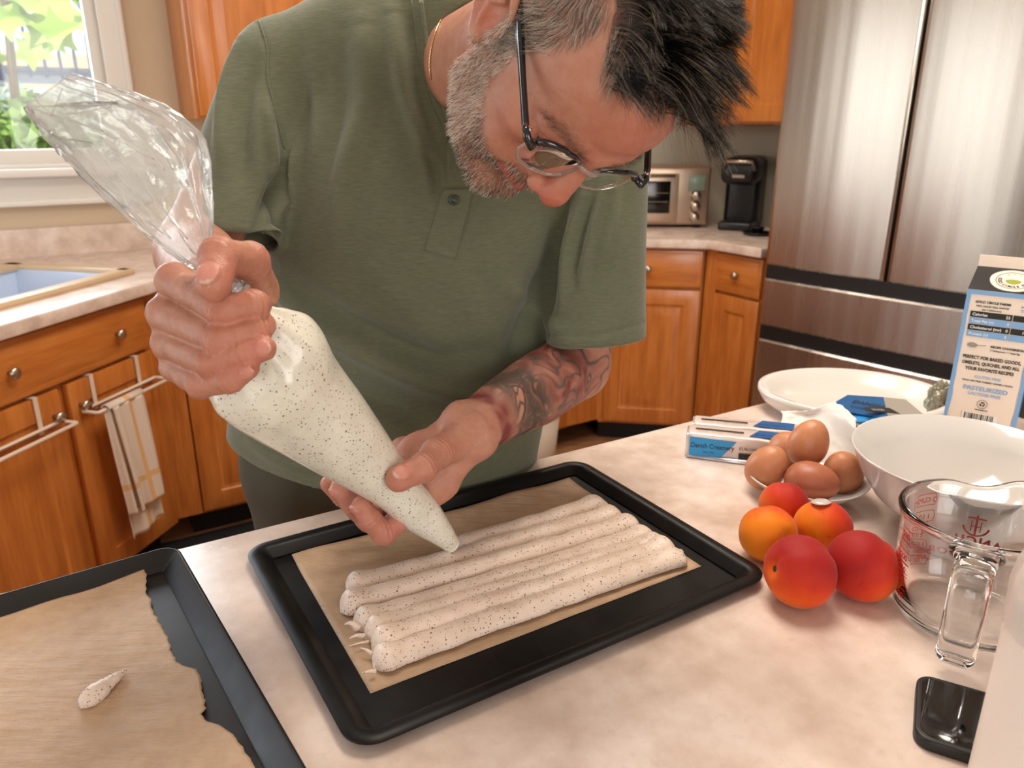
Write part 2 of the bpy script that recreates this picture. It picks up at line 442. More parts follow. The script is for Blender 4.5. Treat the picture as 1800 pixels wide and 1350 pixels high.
# shrubs below the fence, one of leaves each
def leaf_shape(l=1.0, w=.6):
    v = [(0, 0, 0), (w * .5, l * .3, .06), (w * .45, l * .6, .04), (0, l, -.05), (-w * .45, l * .6, .04), (-w * .5, l * .3, .06), (0, l * .5, -.03)]
    return v, [(0, 1, 6), (1, 2, 6), (2, 3, 6), (3, 4, 6), (4, 5, 6), (5, 0, 6)]
def shrub(name, label, px, py, d, r, n, mat, size, seed, zs=.8):
    c = at(px, py, d); rg = np.random.default_rng(seed)
    t = thing(name, label, 'shrub', (c[0], c[1], -.25), 0)
    h = c[2] + .25
    lv, lf = leaf_shape(size, size * .55); lv = np.array(lv); V = []; F = []
    for i in range(n):
        q = rg.normal(size=3); q /= np.linalg.norm(q); q *= r * rg.uniform(.55, 1.0) ** .6; q[2] *= zs
        q[:2] *= 1 + .25 * math.sin(5 * math.atan2(q[1], q[0]))
        e = rg.normal(size=(3, 3)); Q, _ = np.linalg.qr(e)
        F += [tuple(k + len(V) * 7 for k in f) for f in lf]; V.append(lv @ Q.T + q + np.array([0, 0, h]))
    o = mk('foliage', np.concatenate(V), F, mat, t); o['kind'] = 'stuff'
    st = []
    for k in range(6):
        a = k * 1.05; st.append(tube([(0, 0, 0), (.25 * r * math.cos(a), .25 * r * math.sin(a), h * .6), (.6 * r * math.cos(a), .6 * r * math.sin(a), h)], [.03, .02, .008], 6))
    mk('stem', *join(*st), plain('twig_brown', rgb(110, 90, 70), .8), t)
    return t
shrub('flowering_shrub', 'silvery white flowering shrub filling the lower left of the window', 10, 245, 4.6, .36, 1600, M_BUSH, .075, 1)
shrub('flowering_shrub', 'second silvery shrub, behind the plastic bag and nearer the window frame', 150, 232, 5.0, .33, 1300, M_BUSH, .07, 2)
shrub('green_shrub', 'small yellow-green shrub low between the two silvery shrubs', 75, 262, 4.2, .22, 420, M_BUSHG, .07, 3, 1.2)
# vine hanging in front of the fence: every leaf a part
vc = at(40, -60, 3.9)
vine = thing('grape_vine', 'sunlit yellow-green grape vine hanging at the top left of the window', 'vine', (vc[0], vc[1], -.25))
mk('stem', *tube([(0 - .25, .1, 0), (-.22, .05, 1.5), (-.1, 0, 2.4), (.3, .05, 2.75), (.7, .1, 2.7)], [.03, .025, .02, .012, .006], 7), plain('vine_bark', rgb(100, 84, 60), .9), vine)
lv = []; a = np.linspace(0, 2 * np.pi, 20, endpoint=False)
lr = .5 + .16 * np.cos(5 * a) + .06 * np.cos(10 * a + .4)
lv = [(0, 0, .03)] + [(r * math.cos(x), r * math.sin(x), -.10 * r) for r, x in zip(lr, a)]
lf = [(0, 1 + i, 1 + (i + 1) % 20) for i in range(20)]
M_LEAF2 = plain('vine_leaf_dark', rgb(96, 140, 60), 0.5)
rg = np.random.default_rng(11); lm = None
for i in range(30):
    px = rg.uniform(-60, 118); py = rg.uniform(-60, 125) * (1 - .35 * max(0, px) / 118)
    if i > 25: px, py = rg.uniform(140, 190), rg.uniform(-30, 35)
    p = at(px, py, rg.uniform(3.6, 4.3)) - np.array([vc[0], vc[1], -.25])
    s = rg.uniform(.13, .22)
    if lm is None:
        o = mk('leaf', np.array(lv), lf, M_LEAF, vine, smooth=True); lm = o.data
        lm2 = lm.copy(); lm2.materials.clear(); lm2.materials.append(M_LEAF2)
    else:
        o = bpy.data.objects.new('leaf', lm if rg.random() < .72 else lm2); setup(o, vine)
    o.location = p; o.scale = (s, s, s); o.rotation_euler = (rg.uniform(.7, 1.9), rg.uniform(-.5, .5), rg.uniform(-.4, 1.4))
# ------------------------------------------------------------------ fitted kitchen
def raised_door(name, w, h, parent, x0, z0, mat=None, th=.02, y=0.0, fr=.058, label=None):
    """raised-panel door; lower left corner at (x0, z0), front face at y"""
    bm = bmesh.new(); bm_box(bm, (x0 + w / 2, y + th / 2, z0 + h / 2), (w, th, h), .003)
    bm.faces.ensure_lookup_table()
    f = max((f for f in bm.faces if f.normal.y < -.9 or abs(f.calc_center_median().y - y) < 1e-5), key=lambda f: f.calc_area())
    def inset(t, d):
        bmesh.ops.inset_region(bm, faces=[f], thickness=t, use_even_offset=True)
        for v in f.verts: v.co.y += d
    if min(w, h) > 2.6 * fr:
        inset(fr, 0.0); inset(.004, .005); inset(.010, .003); inset(.032, -.007); inset(.004, 0)
    else: inset(.010, -.0); inset(.006, -.003)
    return frombm(name, bm, mat or M_WOOD, parent, angle=.5, label=label)
def knob(parent, x, z, y=0.0):
    v, f = lathe([(0.0001, 0), (.0055, 0), (.0050, .010), (.0070, .014), (.0135, .017), (.0155, .022), (.0140, .027), (.008, .030), (.0001, .0305)], 18)
    v = np.stack([v[:, 0] + x, y - v[:, 2], v[:, 1] + z], 1)
    return mk('knob', v, f, M_NICKEL, parent, smooth=True)
def base_cabinet(label, loc, ang, w, cells, depth=.55, top=.87, ctop=None):
    """cells: (x0, x1, kind); each cell has a drawer front over a door"""
    t = thing('base_cabinet', label, 'cabinet', (loc[0], loc[1], 0), ang, 'wooden base cabinets')
    bm = bmesh.new(); bm_box(bm, (w / 2, depth / 2 + .021, ((ctop or top) + .1) / 2), (w, depth, (ctop or top) - .1)); frombm('carcass', bm, M_WOOD, t)
    if ctop: box('face_frame', (w / 2, .031, (ctop + top) / 2), (w, .02, top - ctop), M_WOOD, t)
    box('toe_kick', (w / 2, depth / 2 + .08, .05), (w, depth - .02, .1), M_DARK, t)
    for (x0, x1, dk, ks) in cells:
        zt = top - .008
        if dk is not None:
          if dk:
              d = raised_door('drawer', x1 - x0, .150, t, x0, zt - .150, M_WOODH)
              for kx in dk: knob(d, x0 + (x1 - x0) * kx, zt - .075)
          zt -= .162
        d = raised_door('door', x1 - x0, zt - .115, t, x0, .115)
        if ks is not None: knob(d, x1 - .03 if ks > 0 else x0 + .03, zt - .065)
    return t
def counter(name, label, outer, hole=None, z0=.872, z1=.91, parent=None):
    bm = bmesh.new(); E = []
    for loop in [outer] + ([hole] if hole else []):
        vs = [bm.verts.new((p[0], p[1], z1)) for p in loop]
        E += [bm.edges.new((vs[i], vs[(i + 1) % len(vs)])) for i in range(len(vs))]
    bmesh.ops.triangle_fill(bm, edges=E, use_beauty=True)
    r = bmesh.ops.extrude_face_region(bm, geom=list(bm.faces))
    for g in r['geom']:
        if isinstance(g, bmesh.types.BMVert): g.co.z = z0
    bmesh.ops.recalc_face_normals(bm, faces=bm.faces)
    es = [e for e in bm.edges if len(e.link_faces) == 2 and e.calc_face_angle() > 1.2 and abs(e.verts[0].co.z - e.verts[1].co.z) < 1e-6]
    bmesh.ops.bevel(bm, geom=es, offset=.008, segments=3, affect='EDGES', profile=.5)
    return frombm(name, bm, M_LAM, parent, angle=.5)

A = V2(-1.18, 1.731); B = V2(-1.052, 2.265); AD = (B - A) / np.linalg.norm(B - A); AN = V2(-AD[1], AD[0])
rc1, rc2, rc3 = V2(.544, 3.092), V2(.778, 3.062), V2(.917, 2.85)
C1 = V2(.37, 3.12)
S0 = onz(236, 481, .91)[:2]; SE = -AD; SL, SW = .80, .46                    # sink rim corner, near edge direction
def sxy(a, b): return S0 + a * SE + b * AN
hole = [tuple(sxy(a, b)) for a, b in ((.03, .04), (SL - .03, .04), (SL - .03, SW - .05), (.03, SW - .05))]
outer = [A - 1.0 * AD, B, C1, rc2, rc3, V2(1.37, 3.19), K + .004 * V2(-.2, -1), P0 + .006 * WN, W0 - .85 * WD + .004 * WN, A - 1.0 * AD + 1.0 * AN]
ct = counter('sink_countertop', '', [tuple(p) for p in outer], hole)
tag(ct, 'pale speckled laminate countertop running under the window and behind the man', 'countertop')
bm = bmesh.new(); slab_wall(bm, W0 - .84 * WD + .024 * WN, P0 - .03 * WD + .024 * WN, .91, 1.005, .02)
bmesh.ops.recalc_face_normals(bm, faces=bm.faces)
frombm('backsplash', bm, M_LAM, ct)
# sink
sk = thing('kitchen_sink', 'white drop-in kitchen sink with a tan rim under the window', 'sink', (*S0, .91), math.atan2(SE[1], SE[0]))
sgn = -1  # AN lies at -y of the local frame
M_TAN = plain('tan_sink_rim', rgb(214, 186, 150), .4)
M_SINK = plain('sky_tinted_sink_enamel', rgb(206, 220, 240), .25, coat=.4)  # white enamel, with the sky's reflected blue put into the colour
bm = bmesh.new()
for c, s in (((SL / 2, -.02, .008), (SL, .045, .018)), ((SL / 2, -SW + .03, .008), (SL, .075, .018)), ((.015, -SW / 2, .008), (.045, SW, .018)), ((SL - .015, -SW / 2, .008), (.045, SW, .018))):
    bm_box(bm, c, s, .006)
frombm('rim', bm, M_TAN, sk, angle=.6)
bm = bmesh.new(); w2, h2 = SL - .07, SW - .10
v = []
for z, k in ((.014, 1.0), (-.02, .985), (-.16, .93), (-.175, .86)):
    v.append([bm.verts.new((SL / 2 + w2 / 2 * k * sx, -SW / 2 + .004 + h2 / 2 * k * sy, z)) for sx, sy in ((1, 1), (-1, 1), (-1, -1), (1, -1))])
for i in range(3):
    for j in range(4): bm.faces.new((v[i][j], v[i][(j + 1) % 4], v[i + 1][(j + 1) % 4], v[i + 1][j]))
bm.faces.new(v[3]); bmesh.ops.recalc_face_normals(bm, faces=bm.faces)
frombm('basin', bm, M_SINK, sk, angle=.6)
# base cabinets
fo = A - .75 * AD + .03 * AN; wA = np.linalg.norm(B - A) + .75
sinkcab = base_cabinet('base cabinet under the sink with two knobs on its long false drawer and towel bars', fo, math.atan2(AD[1], AD[0]), wA - .02,
             [(.02, wA - .75, (.5,), 1), (wA - .735, wA - .395, (), 1), (wA - .365, wA - .03, (), -1)], depth=.50, ctop=.70)
# one long false drawer front over the two doors at the corner end
d = raised_door('drawer', .705, .150, sinkcab, wA - .735, .712, M_WOODH); knob(d, wA - .165, .787); knob(d, wA - .53, .787)
fo2 = B + .035 * V2(-.2, 0) + .03 * V2(-.515, .857)
base_cabinet('base cabinet in the corner behind the man, left of his hip', fo2 + .02 * WD, math.atan2(WD[1], WD[0]), 1.52, [(.03, .42, (.5,), 1), (.44, .95, (.5,), 1), (.97, 1.50, (.5,), -1)], depth=.5)
bd = (rc2 - C1) / np.linalg.norm(rc2 - C1); bnn = V2(-bd[1], bd[0])
base_cabinet('base cabinet below the toaster oven with one drawer over one wide door', C1 + .03 * bnn, math.atan2(bd[1], bd[0]), .405, [(.02, .395, (.42,), None)], depth=.55)
cd = (rc3 - rc2) / np.linalg.norm(rc3 - rc2); cn = V2(-cd[1], cd[0])
base_cabinet('narrow base cabinet between the toaster oven run and the refrigerator', rc2 + .03 * cn + .005 * cd, math.atan2(cd[1], cd[0]), .245, [(.012, .235, (.5,), None)], depth=.45)
BCS = [o for o in COL.objects if o.name.startswith('base_cabinet') and o.parent is None]
box('filler_stile', (-.045, .012, .49), (.14, .02, .76), M_WOOD, BCS[1]); box('filler_stile', (-.05, .03, .49), (.12, .02, .76), M_WOOD, BCS[2]); box('filler_stile', (-.015, .012, .49), (.06, .02, .76), M_WOOD, BCS[3])
box('filler_stile', (1.60, .02, .49), (.20, .02, .76), M_WOOD, BCS[1])
# over-door towel bars and the dish towel; local x along the run
M_BAR = plain('cream_enamel_bar', rgb(226, 206, 186), .35)
def towel_bar(x0, x1, label):
    t = thing('towel_bar', label, 'towel bar', (*fo, 0), math.atan2(AD[1], AD[0]), 'over-door towel bars')
    z = .62
    for x in (x0 + .055, x1 - .055):
        bm = bmesh.new(); bm_box(bm, (x, -.004, .655), (.013, .004, .10), .001); bm_box(bm, (x, .008, .7035), (.013, .026, .003)); frombm('hook', bm, M_BAR, t)
    pts = [(x0, -.010, z), (x1, -.010, z), (x1 + .004, -.016, z), (x1 + .004, -.058, z), (x1, -.062, z), (x0, -.062, z), (x0 - .004, -.058, z), (x0 - .004, -.016, z)]
    mk('rail', *tube(pts, .0052, 8, closed=True), M_BAR, t, smooth=True)
    return t
towel_bar(wA - .34, wA - .05, 'cream towel bar with a dish towel over it, hooked on the right sink door')
towel_bar(wA - .71, wA - .42, 'empty cream towel bar hooked on the left sink door')
def towel_mat():
    t = NT('striped_linen'); v = t.coord('Object'); sep = t.n('ShaderNodeSeparateXYZ'); t.t.links.new(v, sep.inputs[0])
    at_ = t.n('ShaderNodeAttribute', attribute_name='uvw'); s2 = t.n('ShaderNodeSeparateXYZ'); t.t.links.new(at_.outputs['Vector'], s2.inputs[0])
    def band(sock, c, w): return t.math('LESS_THAN', t.math('ABSOLUTE', t.math('SUBTRACT', sock, c)), w)
    m = t.math('MAXIMUM', band(s2.outputs[0], .52, .07), band(s2.outputs[1], .74, .028))
    c = t.mix(t.math('MULTIPLY', m, .75), rgb(222, 206, 190), rgb(222, 168, 92))
    n = t.noise(v, 900, 2)
    t.bsdf(color=c, rough=.9, normal=t.bump(n, .3, .001)); return t.m
M_TOWEL = towel_mat()
tw = thing('dish_towel', 'cream linen dish towel with a yellow stripe cross hanging on the right towel bar', 'towel', (*fo, 0), math.atan2(AD[1], AD[0]))
def towel_leaf(name, xa, xb, y0, z0, z1, seed, drift):
    nu, nv = 26, 40; V = []; uv = []
    for i in range(nv):
        b = i / (nv - 1)
        for j in range(nu):
            a = j / (nu - 1)
            wv = .006 * math.sin(a * 9 + seed + b * 1.5) * (.25 + b) + .004 * math.sin(a * 17 + seed)
            pinch = 1 - .05 * b
            V.append((xa + (xb - xa) * (.5 + (a - .5) * pinch) + drift * b, y0 - wv - .010 * b, z0 + (z1 - z0) * b + .012 * (a - .5) * b)); uv.append((a, b, 0))
    o = mk(name, V, grid_faces(nv, nu), M_TOWEL, tw, smooth=True)
    at_ = o.data.attributes.new('uvw', 'FLOAT_VECTOR', 'POINT'); at_.data.foreach_set('vector', np.array(uv).ravel())
    m = o.modifiers.new('thick', 'SOLIDIFY'); m.thickness = .0025; m.offset = 0
    return o
txa = wA - .318
towel_leaf('towel_layer', txa + .012, txa + .14, -.074, .622, .30, .3, .022)
towel_leaf('towel_layer', txa, txa + .14, -.050, .622, .215, 2.1, .02)
towel_leaf('towel_layer', txa - .004, txa + .05, -.064, .62, .30, 4.0, .016)
bm = bmesh.new(); vv, ff = [], []
for j in range(9):
    a = math.pi * j / 8; vv += [(txa, -.062 + .0125 * math.cos(a), .621 + .0105 * math.sin(a)), (txa + .14, -.062 + .0125 * math.cos(a), .621 + .0105 * math.sin(a))]
ff = [(2 * j, 2 * j + 1, 2 * j + 3, 2 * j + 2) for j in range(8)]
bm.free(); fo_ = mk('towel_fold', vv, ff, M_TOWEL, tw, smooth=True); fo_.modifiers.new('thick', 'SOLIDIFY').thickness = .0025
at_ = fo_.data.attributes.new('uvw', 'FLOAT_VECTOR', 'POINT'); at_.data.foreach_set('vector', np.array([(k % 2, .0, 0) for k in range(18)], float).ravel())

# upper cabinets
def upper(label, loc, ang, w, doors, depth=.31, z0=1.345, z1=2.2, glass=False, inv=False):
    t = thing('wall_cabinet', label, 'cabinet', (loc[0], loc[1], 0), ang, 'wooden wall cabinets')
    bm = bmesh.new(); bm_box(bm, (w / 2, depth / 2 + .021, (z0 + z1) / 2), (w, depth, z1 - z0), .003)
    frombm('carcass', bm, M_WOOD, t, angle=.6)
    for (x0, x1, ks) in doors:
        d = raised_door('door', x1 - x0, z1 - z0 - .02, t, x0, z0 + .01)
        if ks is not None: knob(d, x1 - .035 if ks > 0 else x0 + .035, z0 + .07)
    return t
pc = W0 + .675 * WD + .33 * WN
upper('wall cabinet between the window and the man\'s shoulder', pc, WA, 1.05, [(.012, .46, None), (.475, .98, None)], depth=.325, z0=1.36)
rd = math.atan2(KD[1], KD[0]); rn = V2(-.8, -.6)
kp = K + .34 * rn
upper('wall cabinet beside the refrigerator behind the man\'s hair', kp + .53 * KD, rd, .37, [(.012, .358, 1)], depth=.315, z0=1.34)
# glazed corner cabinet with white crockery
gc = thing('wall_cabinet', 'small corner wall cabinet with a glass door showing white crockery', 'cabinet', (*(kp + .20 * KD), 0), rd, 'wooden wall cabinets')
bm = bmesh.new()
for c, s in (((.162, .17, 1.345), (.315, .30, .02)), ((.162, .17, 2.19), (.315, .30, .02)), ((.01, .17, 1.77), (.018, .30, .85)), ((.315, .17, 1.77), (.018, .30, .85)), ((.162, .315, 1.77), (.315, .014, .85)), ((.162, .17, 1.62), (.30, .28, .016))): bm_box(bm, c, s)
frombm('carcass', bm, M_WOOD, gc)
bm = bmesh.new()
for c, s in (((.162, .01, 1.363), (.31, .02, .045)), ((.162, .01, 2.175), (.31, .02, .045)), ((.03, .01, 1.77), (.045, .02, .85)), ((.297, .01, 1.77), (.045, .02, .85))): bm_box(bm, c, s, .003)
dd = frombm('door', bm, M_WOOD, gc, angle=.6); knob(dd, .295, 1.40)
box('pane', (.162, .012, 1.77), (.23, .004, .78), M_PANE, dd)
gp = kp + .36 * KD - .15 * rn
cr = mk('white_jug', *lathe([(.0001, 0), (.05, 0), (.056, .02), (.06, .08), (.048, .13), (.052, .16), (.048, .16), (.044, .13), (.055, .08), (.05, .01), (.0001, .008)], 28), M_WHITE, smooth=True)
cr.location = (*gp, 1.356); tag(cr, 'white crockery jug behind the glass of the corner wall cabinet', 'jug')

# ------------------------------------------------------------------ refrigerator
G = V2(.8735, 2.66); FA = math.atan2(-.74, .67)
fr = thing('refrigerator', 'stainless steel french door refrigerator with two drawers', 'refrigerator', (*G, 0), FA)
FW = .815; HW = FW / 2
M_FSIDE = plain('fridge_grey_side', rgb(70, 66, 64), .4, .6)
box('body', (FW / 2, .36, .90), (FW - .01, .52, 1.76), M_FSIDE, fr, .006)
box('toe_grille', (FW / 2, .12, .04), (FW - .04, .05, .07), M_DARK, fr)
box('gasket', (FW / 2, .075, .92), (FW - .03, .06, 1.68), M_DARK, fr)
def curved_panel(name, x0, x1, z0, z1, bulge=.010, th=.06, n=14):
    nz = 3; V = []; F = []
    e = .006
    us = np.r_[0, .004, .012, np.linspace(.03, .97, n), .988, .996, 1]
    for k, z in enumerate((z0, z0 + e, z1 - e, z1)):
        for u in us:
            m = min(u, 1 - u) * (x1 - x0); edge = e - math.sqrt(max(0, e * e - max(0, e - m) ** 2))
            if k in (0, 3): edge = max(edge, e)
            V.append((x0 + (x1 - x0) * u, -bulge * (1 - (2 * u - 1) ** 2) + edge, z))
    m = len(us); F = grid_faces(4, m)
    b = len(V)
    for z in (z0, z1):
        for u in us: V.append((x0 + (x1 - x0) * u, th, z))
    for j in range(m - 1):
        F.append((j, b + j, b + j + 1, j + 1)); F.append((3 * m + j, 3 * m + j + 1, b + m + j + 1, b + m + j)); F.append((b + j, b + m + j, b + m + j + 1, b + j + 1))
    F.append((0, m, 2 * m, 3 * m, b + m, b)); F.append((m - 1, b + m - 1, b + 2 * m - 1, 4 * m - 1, 3 * m - 1, 2 * m - 1))
    o = mk(name, V, F, M_STEEL, fr, smooth=True); o.data.set_sharp_from_angle(angle=.7); return o
curved_panel('door', 0, HW - .005, .885, 1.79); curved_panel('door', HW + .005, FW, .885, 1.79)
curved_panel('drawer', 0, FW, .672, .838, .006); curved_panel('drawer', 0, FW, .08, .622, .006)
box('handle_recess', (FW / 2, .035, .86), (FW - .002, .05, .05), M_BLACK, fr); box('handle_recess', (FW / 2, .035, .647), (FW - .002, .05, .052), M_BLACK, fr)

# ------------------------------------------------------------------ appliances on the back counter
ov = thing('toaster_oven', 'stainless toaster oven with dark glass door and three knobs on the back counter', 'toaster oven', (.392, 3.425, .91), -.02)
M_OVEN = plain('champagne_steel', rgb(196, 172, 152), .35, .85)
M_OVENG = plain('oven_door_glass', rgb(16, 14, 13), .12, 0, spec=.5)
M_DISP = plain('grey_lcd', rgb(120, 134, 122), .2)
ow, oh, od = .46, .243, .30
bm = bmesh.new(); bm_box(bm, (ow / 2, od / 2, .013 + oh / 2), (ow, od, oh), .012, 3); frombm('body', bm, M_OVEN, ov, angle=.6)
for x in (.04, ow - .04):
    for y in (.04, od - .04): box('foot', (x, y, .007), (.03, .03, .016), M_BLACK, ov)
bm = bmesh.new(); bm_box(bm, (.165, -.006, .128), (.315, .016, .205), .006); dr = frombm('door', bm, M_OVEN, ov, angle=.6)
box('pane', (.160, -.0155, .132), (.255, .004, .135), M_OVENG, dr, .001)
mk('rack', *join(tube([(.04, -.018, .113), (.28, -.018, .113)], .0012, 6), tube([(.04, -.018, .150), (.28, -.018, .150)], .001, 6)), M_NICKEL, dr)
mk('handle', *tube([(.03, -.008, .222), (.03, -.035, .222), (.30, -.035, .222), (.30, -.008, .222)], .006, 10), M_NICKEL, dr, smooth=True)
box('display', (.40, -.003, .19), (.070, .008, .062), M_DISP, ov, .002)
for z in (.138, .092, .045):
    v, f = lathe([(.0001, .026), (.016, .026), (.019, .022), (.020, .004), (.023, 0)], 24)
    mk('knob', np.stack([v[:, 0] + .40, -v[:, 2] - .0005, v[:, 1] + z], 1), f, M_NICKEL, ov, smooth=True)
cmx = onz(1306, 403, .91)
cm = thing('coffee_maker', 'black single-serve coffee maker on the back counter beside the refrigerator', 'coffee maker', (cmx[0], cmx[1] + .06, .91), -.45)
bm = bmesh.new(); bm_box(bm, (0, .07, .15), (.15, .16, .30), .03, 4); frombm('body', bm, M_BLACK, cm, angle=.6)
bm = bmesh.new(); bm_box(bm, (0, -.05, .245), (.155, .17, .11), .035, 4); frombm('brew_head', bm, M_BLACK, cm, angle=.6)
bm = bmesh.new(); bm_box(bm, (0, -.06, .018), (.14, .14, .036), .01, 3); frombm('drip_tray', bm, M_BLACK, cm, angle=.6)
mk('handle', *tube([(-.06, -.13, .25), (-.055, -.15, .285), (.055, -.15, .285), (.06, -.13, .25)], .008, 8), M_NICKEL, cm, smooth=True)
box('badge', (0, -.1365, .225), (.05, .003, .012), M_NICKEL, cm)
pl = mk('pod_tray', *join(lathe([(.0001, 0), (.05, 0), (.062, .012), (.058, .012), (.048, .004), (.0001, .004)], 28), lathe([(.0001, .004), (.02, .004), (.026, .03), (.027, .033), (.0001, .034)], 20)), M_BLACK, smooth=True)
q = onz(1331, 413, .91); pl.location = (q[0], q[1], .911); tag(pl, 'small black dish at the counter end against the refrigerator', 'dish')

# wastebasket and floor mat glimpsed behind the counter
q = onz(940, 800, 0.05)
wbk = thing('wastebasket', 'small pale wastebasket on the floor just right of the man\'s hip', 'wastebasket', (.06, 2.78, 0))
mk('bin', *lathe([(.0001, 0), (.10, 0), (.125, .30), (.121, .30), (.097, .006), (.0001, .006)], 32), plain('bin_cream', rgb(210, 196, 180), .5), wbk, smooth=True)
mk('rim', *tube([(.125 * math.cos(a), .125 * math.sin(a), .30) for a in np.linspace(0, 2 * np.pi, 32, endpoint=False)], .005, 6, closed=True), plain('bin_rim', rgb(222, 210, 196), .5), wbk, smooth=True)
mt = onz(330, 945, 0)
bm = prism(roundrect(.75, .45, .04), 0.001, .012, .003); fm_ = frombm('floor_mat', bm, plain('black_rubber_mat', rgb(20, 18, 18), .8), angle=.6)
fm_.location = (mt[0] + .18, mt[1] - .17, 0); fm_.rotation_euler = (0, 0, .55); tag(fm_, 'black rubber floor mat at the foot of the sink cabinet', 'mat')

# ------------------------------------------------------------------ island
ID = V2(.862, .507); IN = V2(-.507, .862); I0 = V2(-.365, .759)
I1 = onz(1545, 657, .91)[:2]; il = (I1 - I0) @ ID
ia = math.atan2(ID[1], ID[0])
isl = thing('kitchen_island', 'kitchen island with a pale speckled laminate top, in the foreground', 'island', (*I0, 0), ia)
poly = [(-1.1, 0)] + [(il - .06 + .06 * math.sin(a), -.06 + .06 * math.cos(a)) for a in np.linspace(0, math.pi / 2, 7)] + [(il, -1.0), (-1.1, -1.0)]
counter('countertop', '', poly, parent=isl)
box('base', ((il - 1.1) / 2, -.5, .486), (il + 1.1 - .12, .80, .772), M_WOOD, isl, .004)
box('toe_kick', ((il - 1.1) / 2, -.5, .05), (il + 1.1 - .2, .70, .1), M_DARK, isl)
# ------------------------------------------------------------------ baking trays, parchment, meringue
def tray_mat(name, spec):
    t = NT(name); v = t.coord('Object'); n = t.noise(v, 30, 4, .6); m = t.noise(v, 5, 4, .6)
    t.bsdf(color=t.ramp(m, [(.3, rgb(10, 9, 9)), (.7, rgb(19, 17, 17))]), rough=t.ramp(n, [(.3, (.32, .32, .32)), (.7, (.46, .46, .46))]), spec=spec); return t.m
M_TRAY = tray_mat('black_nonstick', .20); M_TRAY2 = tray_mat('black_steel', .42)
def baking_tray(label, loc, ang, L, Wd, h=.0125, lip=.014, slope=.010, rr=.026, mat=None):
    """open pan: flat floor, sloping walls, flat lip with a hem; origin at the centre underneath"""
    t = thing('baking_tray', label, 'baking tray', loc, ang, 'black baking trays')
    prof = [(-slope - lip - .004, .0014), (-slope - lip + .010, .0012), (-slope - lip, .003), (-lip - .001, h - .002), (-lip + .002, h), (-.003, h), (0, h - .0015), (-.0005, h - .004), (-.003, h - .0035), (-.004, h - .002), (-lip, h - .0022), (-lip - .003, h - .006), (-slope - lip - .001, .0006), (-slope - lip - .004, 0)]
    loops = []
    V = []; N = None
    for off, z in prof:
        P = roundrect(L + 2 * off, Wd + 2 * off, max(.004, rr + off), 8); N = len(P)
        V += [(x, y, z) for x, y in P]
    F = []
    for i in range(len(prof) - 1):
        for k in range(N): F.append((i * N + k, i * N + (k + 1) % N, (i + 1) * N + (k + 1) % N, (i + 1) * N + k))
    F.append(tuple(range(N))); F.append(tuple((len(prof) - 1) * N + k for k in range(N - 1, -1, -1)))
    o = mk('pan', V, F, mat or M_TRAY, t, smooth=True)
    bm = bmesh.new(); bm.from_mesh(o.data); bmesh.ops.recalc_face_normals(bm, faces=bm.faces); bm.to_mesh(o.data); bm.free()
    o.data.polygons.foreach_set('use_smooth', [True] * len(o.data.polygons)); o.data.set_sharp_from_angle(angle=.8)
    return t
TZ = .9105
tc = [onz(432, 955, .927), onz(1022, 802, .927), onz(1347, 1001, .927), onz(620, 1310, .927)]
tcen = sum(tc)[:2] / 4
tdir = (tc[1] - tc[0] + tc[2] - tc[3])[:2]; tang = math.atan2(tdir[1], tdir[0])
T1 = baking_tray('black baking tray holding the piped meringue, in the middle of the island', (*tcen, TZ), tang, .448, .335)
t2c = onz(312, 960, .929)[:2]; t2e = onz(558, 1350, .929)[:2]
t2d = (t2e - t2c) / np.linalg.norm(t2e - t2c); t2b = onz(0, 1036, .929)[:2] - t2c; t2b /= np.linalg.norm(t2b); t2p = V2(-t2d[1], t2d[0]); t2p = t2p if t2p @ t2b > 0 else -t2p; t2x = t2b * .15 + t2p * .85; t2x /= np.linalg.norm(t2x); t2d = V2(-t2x[1], t2x[0]); t2d = t2d if t2d[1] < 0 else -t2d        # along the back edge, away from the corner
if t2x[0] > 0: t2x = -t2x
a2 = math.atan2(-t2x[1], -t2x[0])
t2cen = t2c + t2x * .165 + t2d * .223
T2 = baking_tray('second black baking tray with a nearly bare parchment sheet, cut by the left edge', (*t2cen, TZ), a2, .33, .456, h=.020, lip=.004, slope=.016, rr=.02, mat=M_TRAY2)

def parchment_mat():
    t = NT('baking_parchment'); v = t.coord('Object'); n = t.noise(v, 60, 5, .6); m = t.noise(t.coord('Object', (12, 60, 1)), 2.0, 4, .6); g = t.noise(v, 6, 3)
    c = t.ramp(n, [(.3, rgb(180, 150, 120)), (.7, rgb(196, 166, 136))]); c = t.mix(t.ramp(g, [(.4, (0, 0, 0)), (.7, (.4, .4, .4))]), c, rgb(172, 140, 108))
    b = t.math('ADD', t.math('MULTIPLY', n, .4), m)
    t.bsdf(color=c, rough=.55, spec=.3, normal=t.bump(b, .6, .003), sss=0.0); return t.m
M_PARCH = parchment_mat()
def sheet(name, label, cat, quad, z, nu, nv, edge=None, bump=.0006, seed=0, lift=None):
    """sheet spanned by four floor points (a b / d c), with torn edge offsets on the b-c side"""
    a, b, c, d = [np.asarray(q[:2], float) for q in quad]
    V = []
    for i in range(nv):
        t = i / (nv - 1)
        p = a + (d - a) * t; q = b + (c - b) * t
        if edge is not None: q = q + (q - p) / np.linalg.norm(q - p) * edge(t)
        for j in range(nu):
            s = j / (nu - 1); r = p + (q - p) * s
            zz = bump * (1 + mnoise.noise(Vector((r[0] * 28 + seed, r[1] * 28, seed))))
            if lift: zz += lift(s, t)
            V.append((r[0], r[1], z + zz))
    o = mk(name, V, grid_faces(nv, nu), M_PARCH, smooth=True)
    m = o.modifiers.new('thick', 'SOLIDIFY'); m.thickness = .0004; m.offset = 1
    tag(o, label, cat, 'sheets of baking parchment'); return o
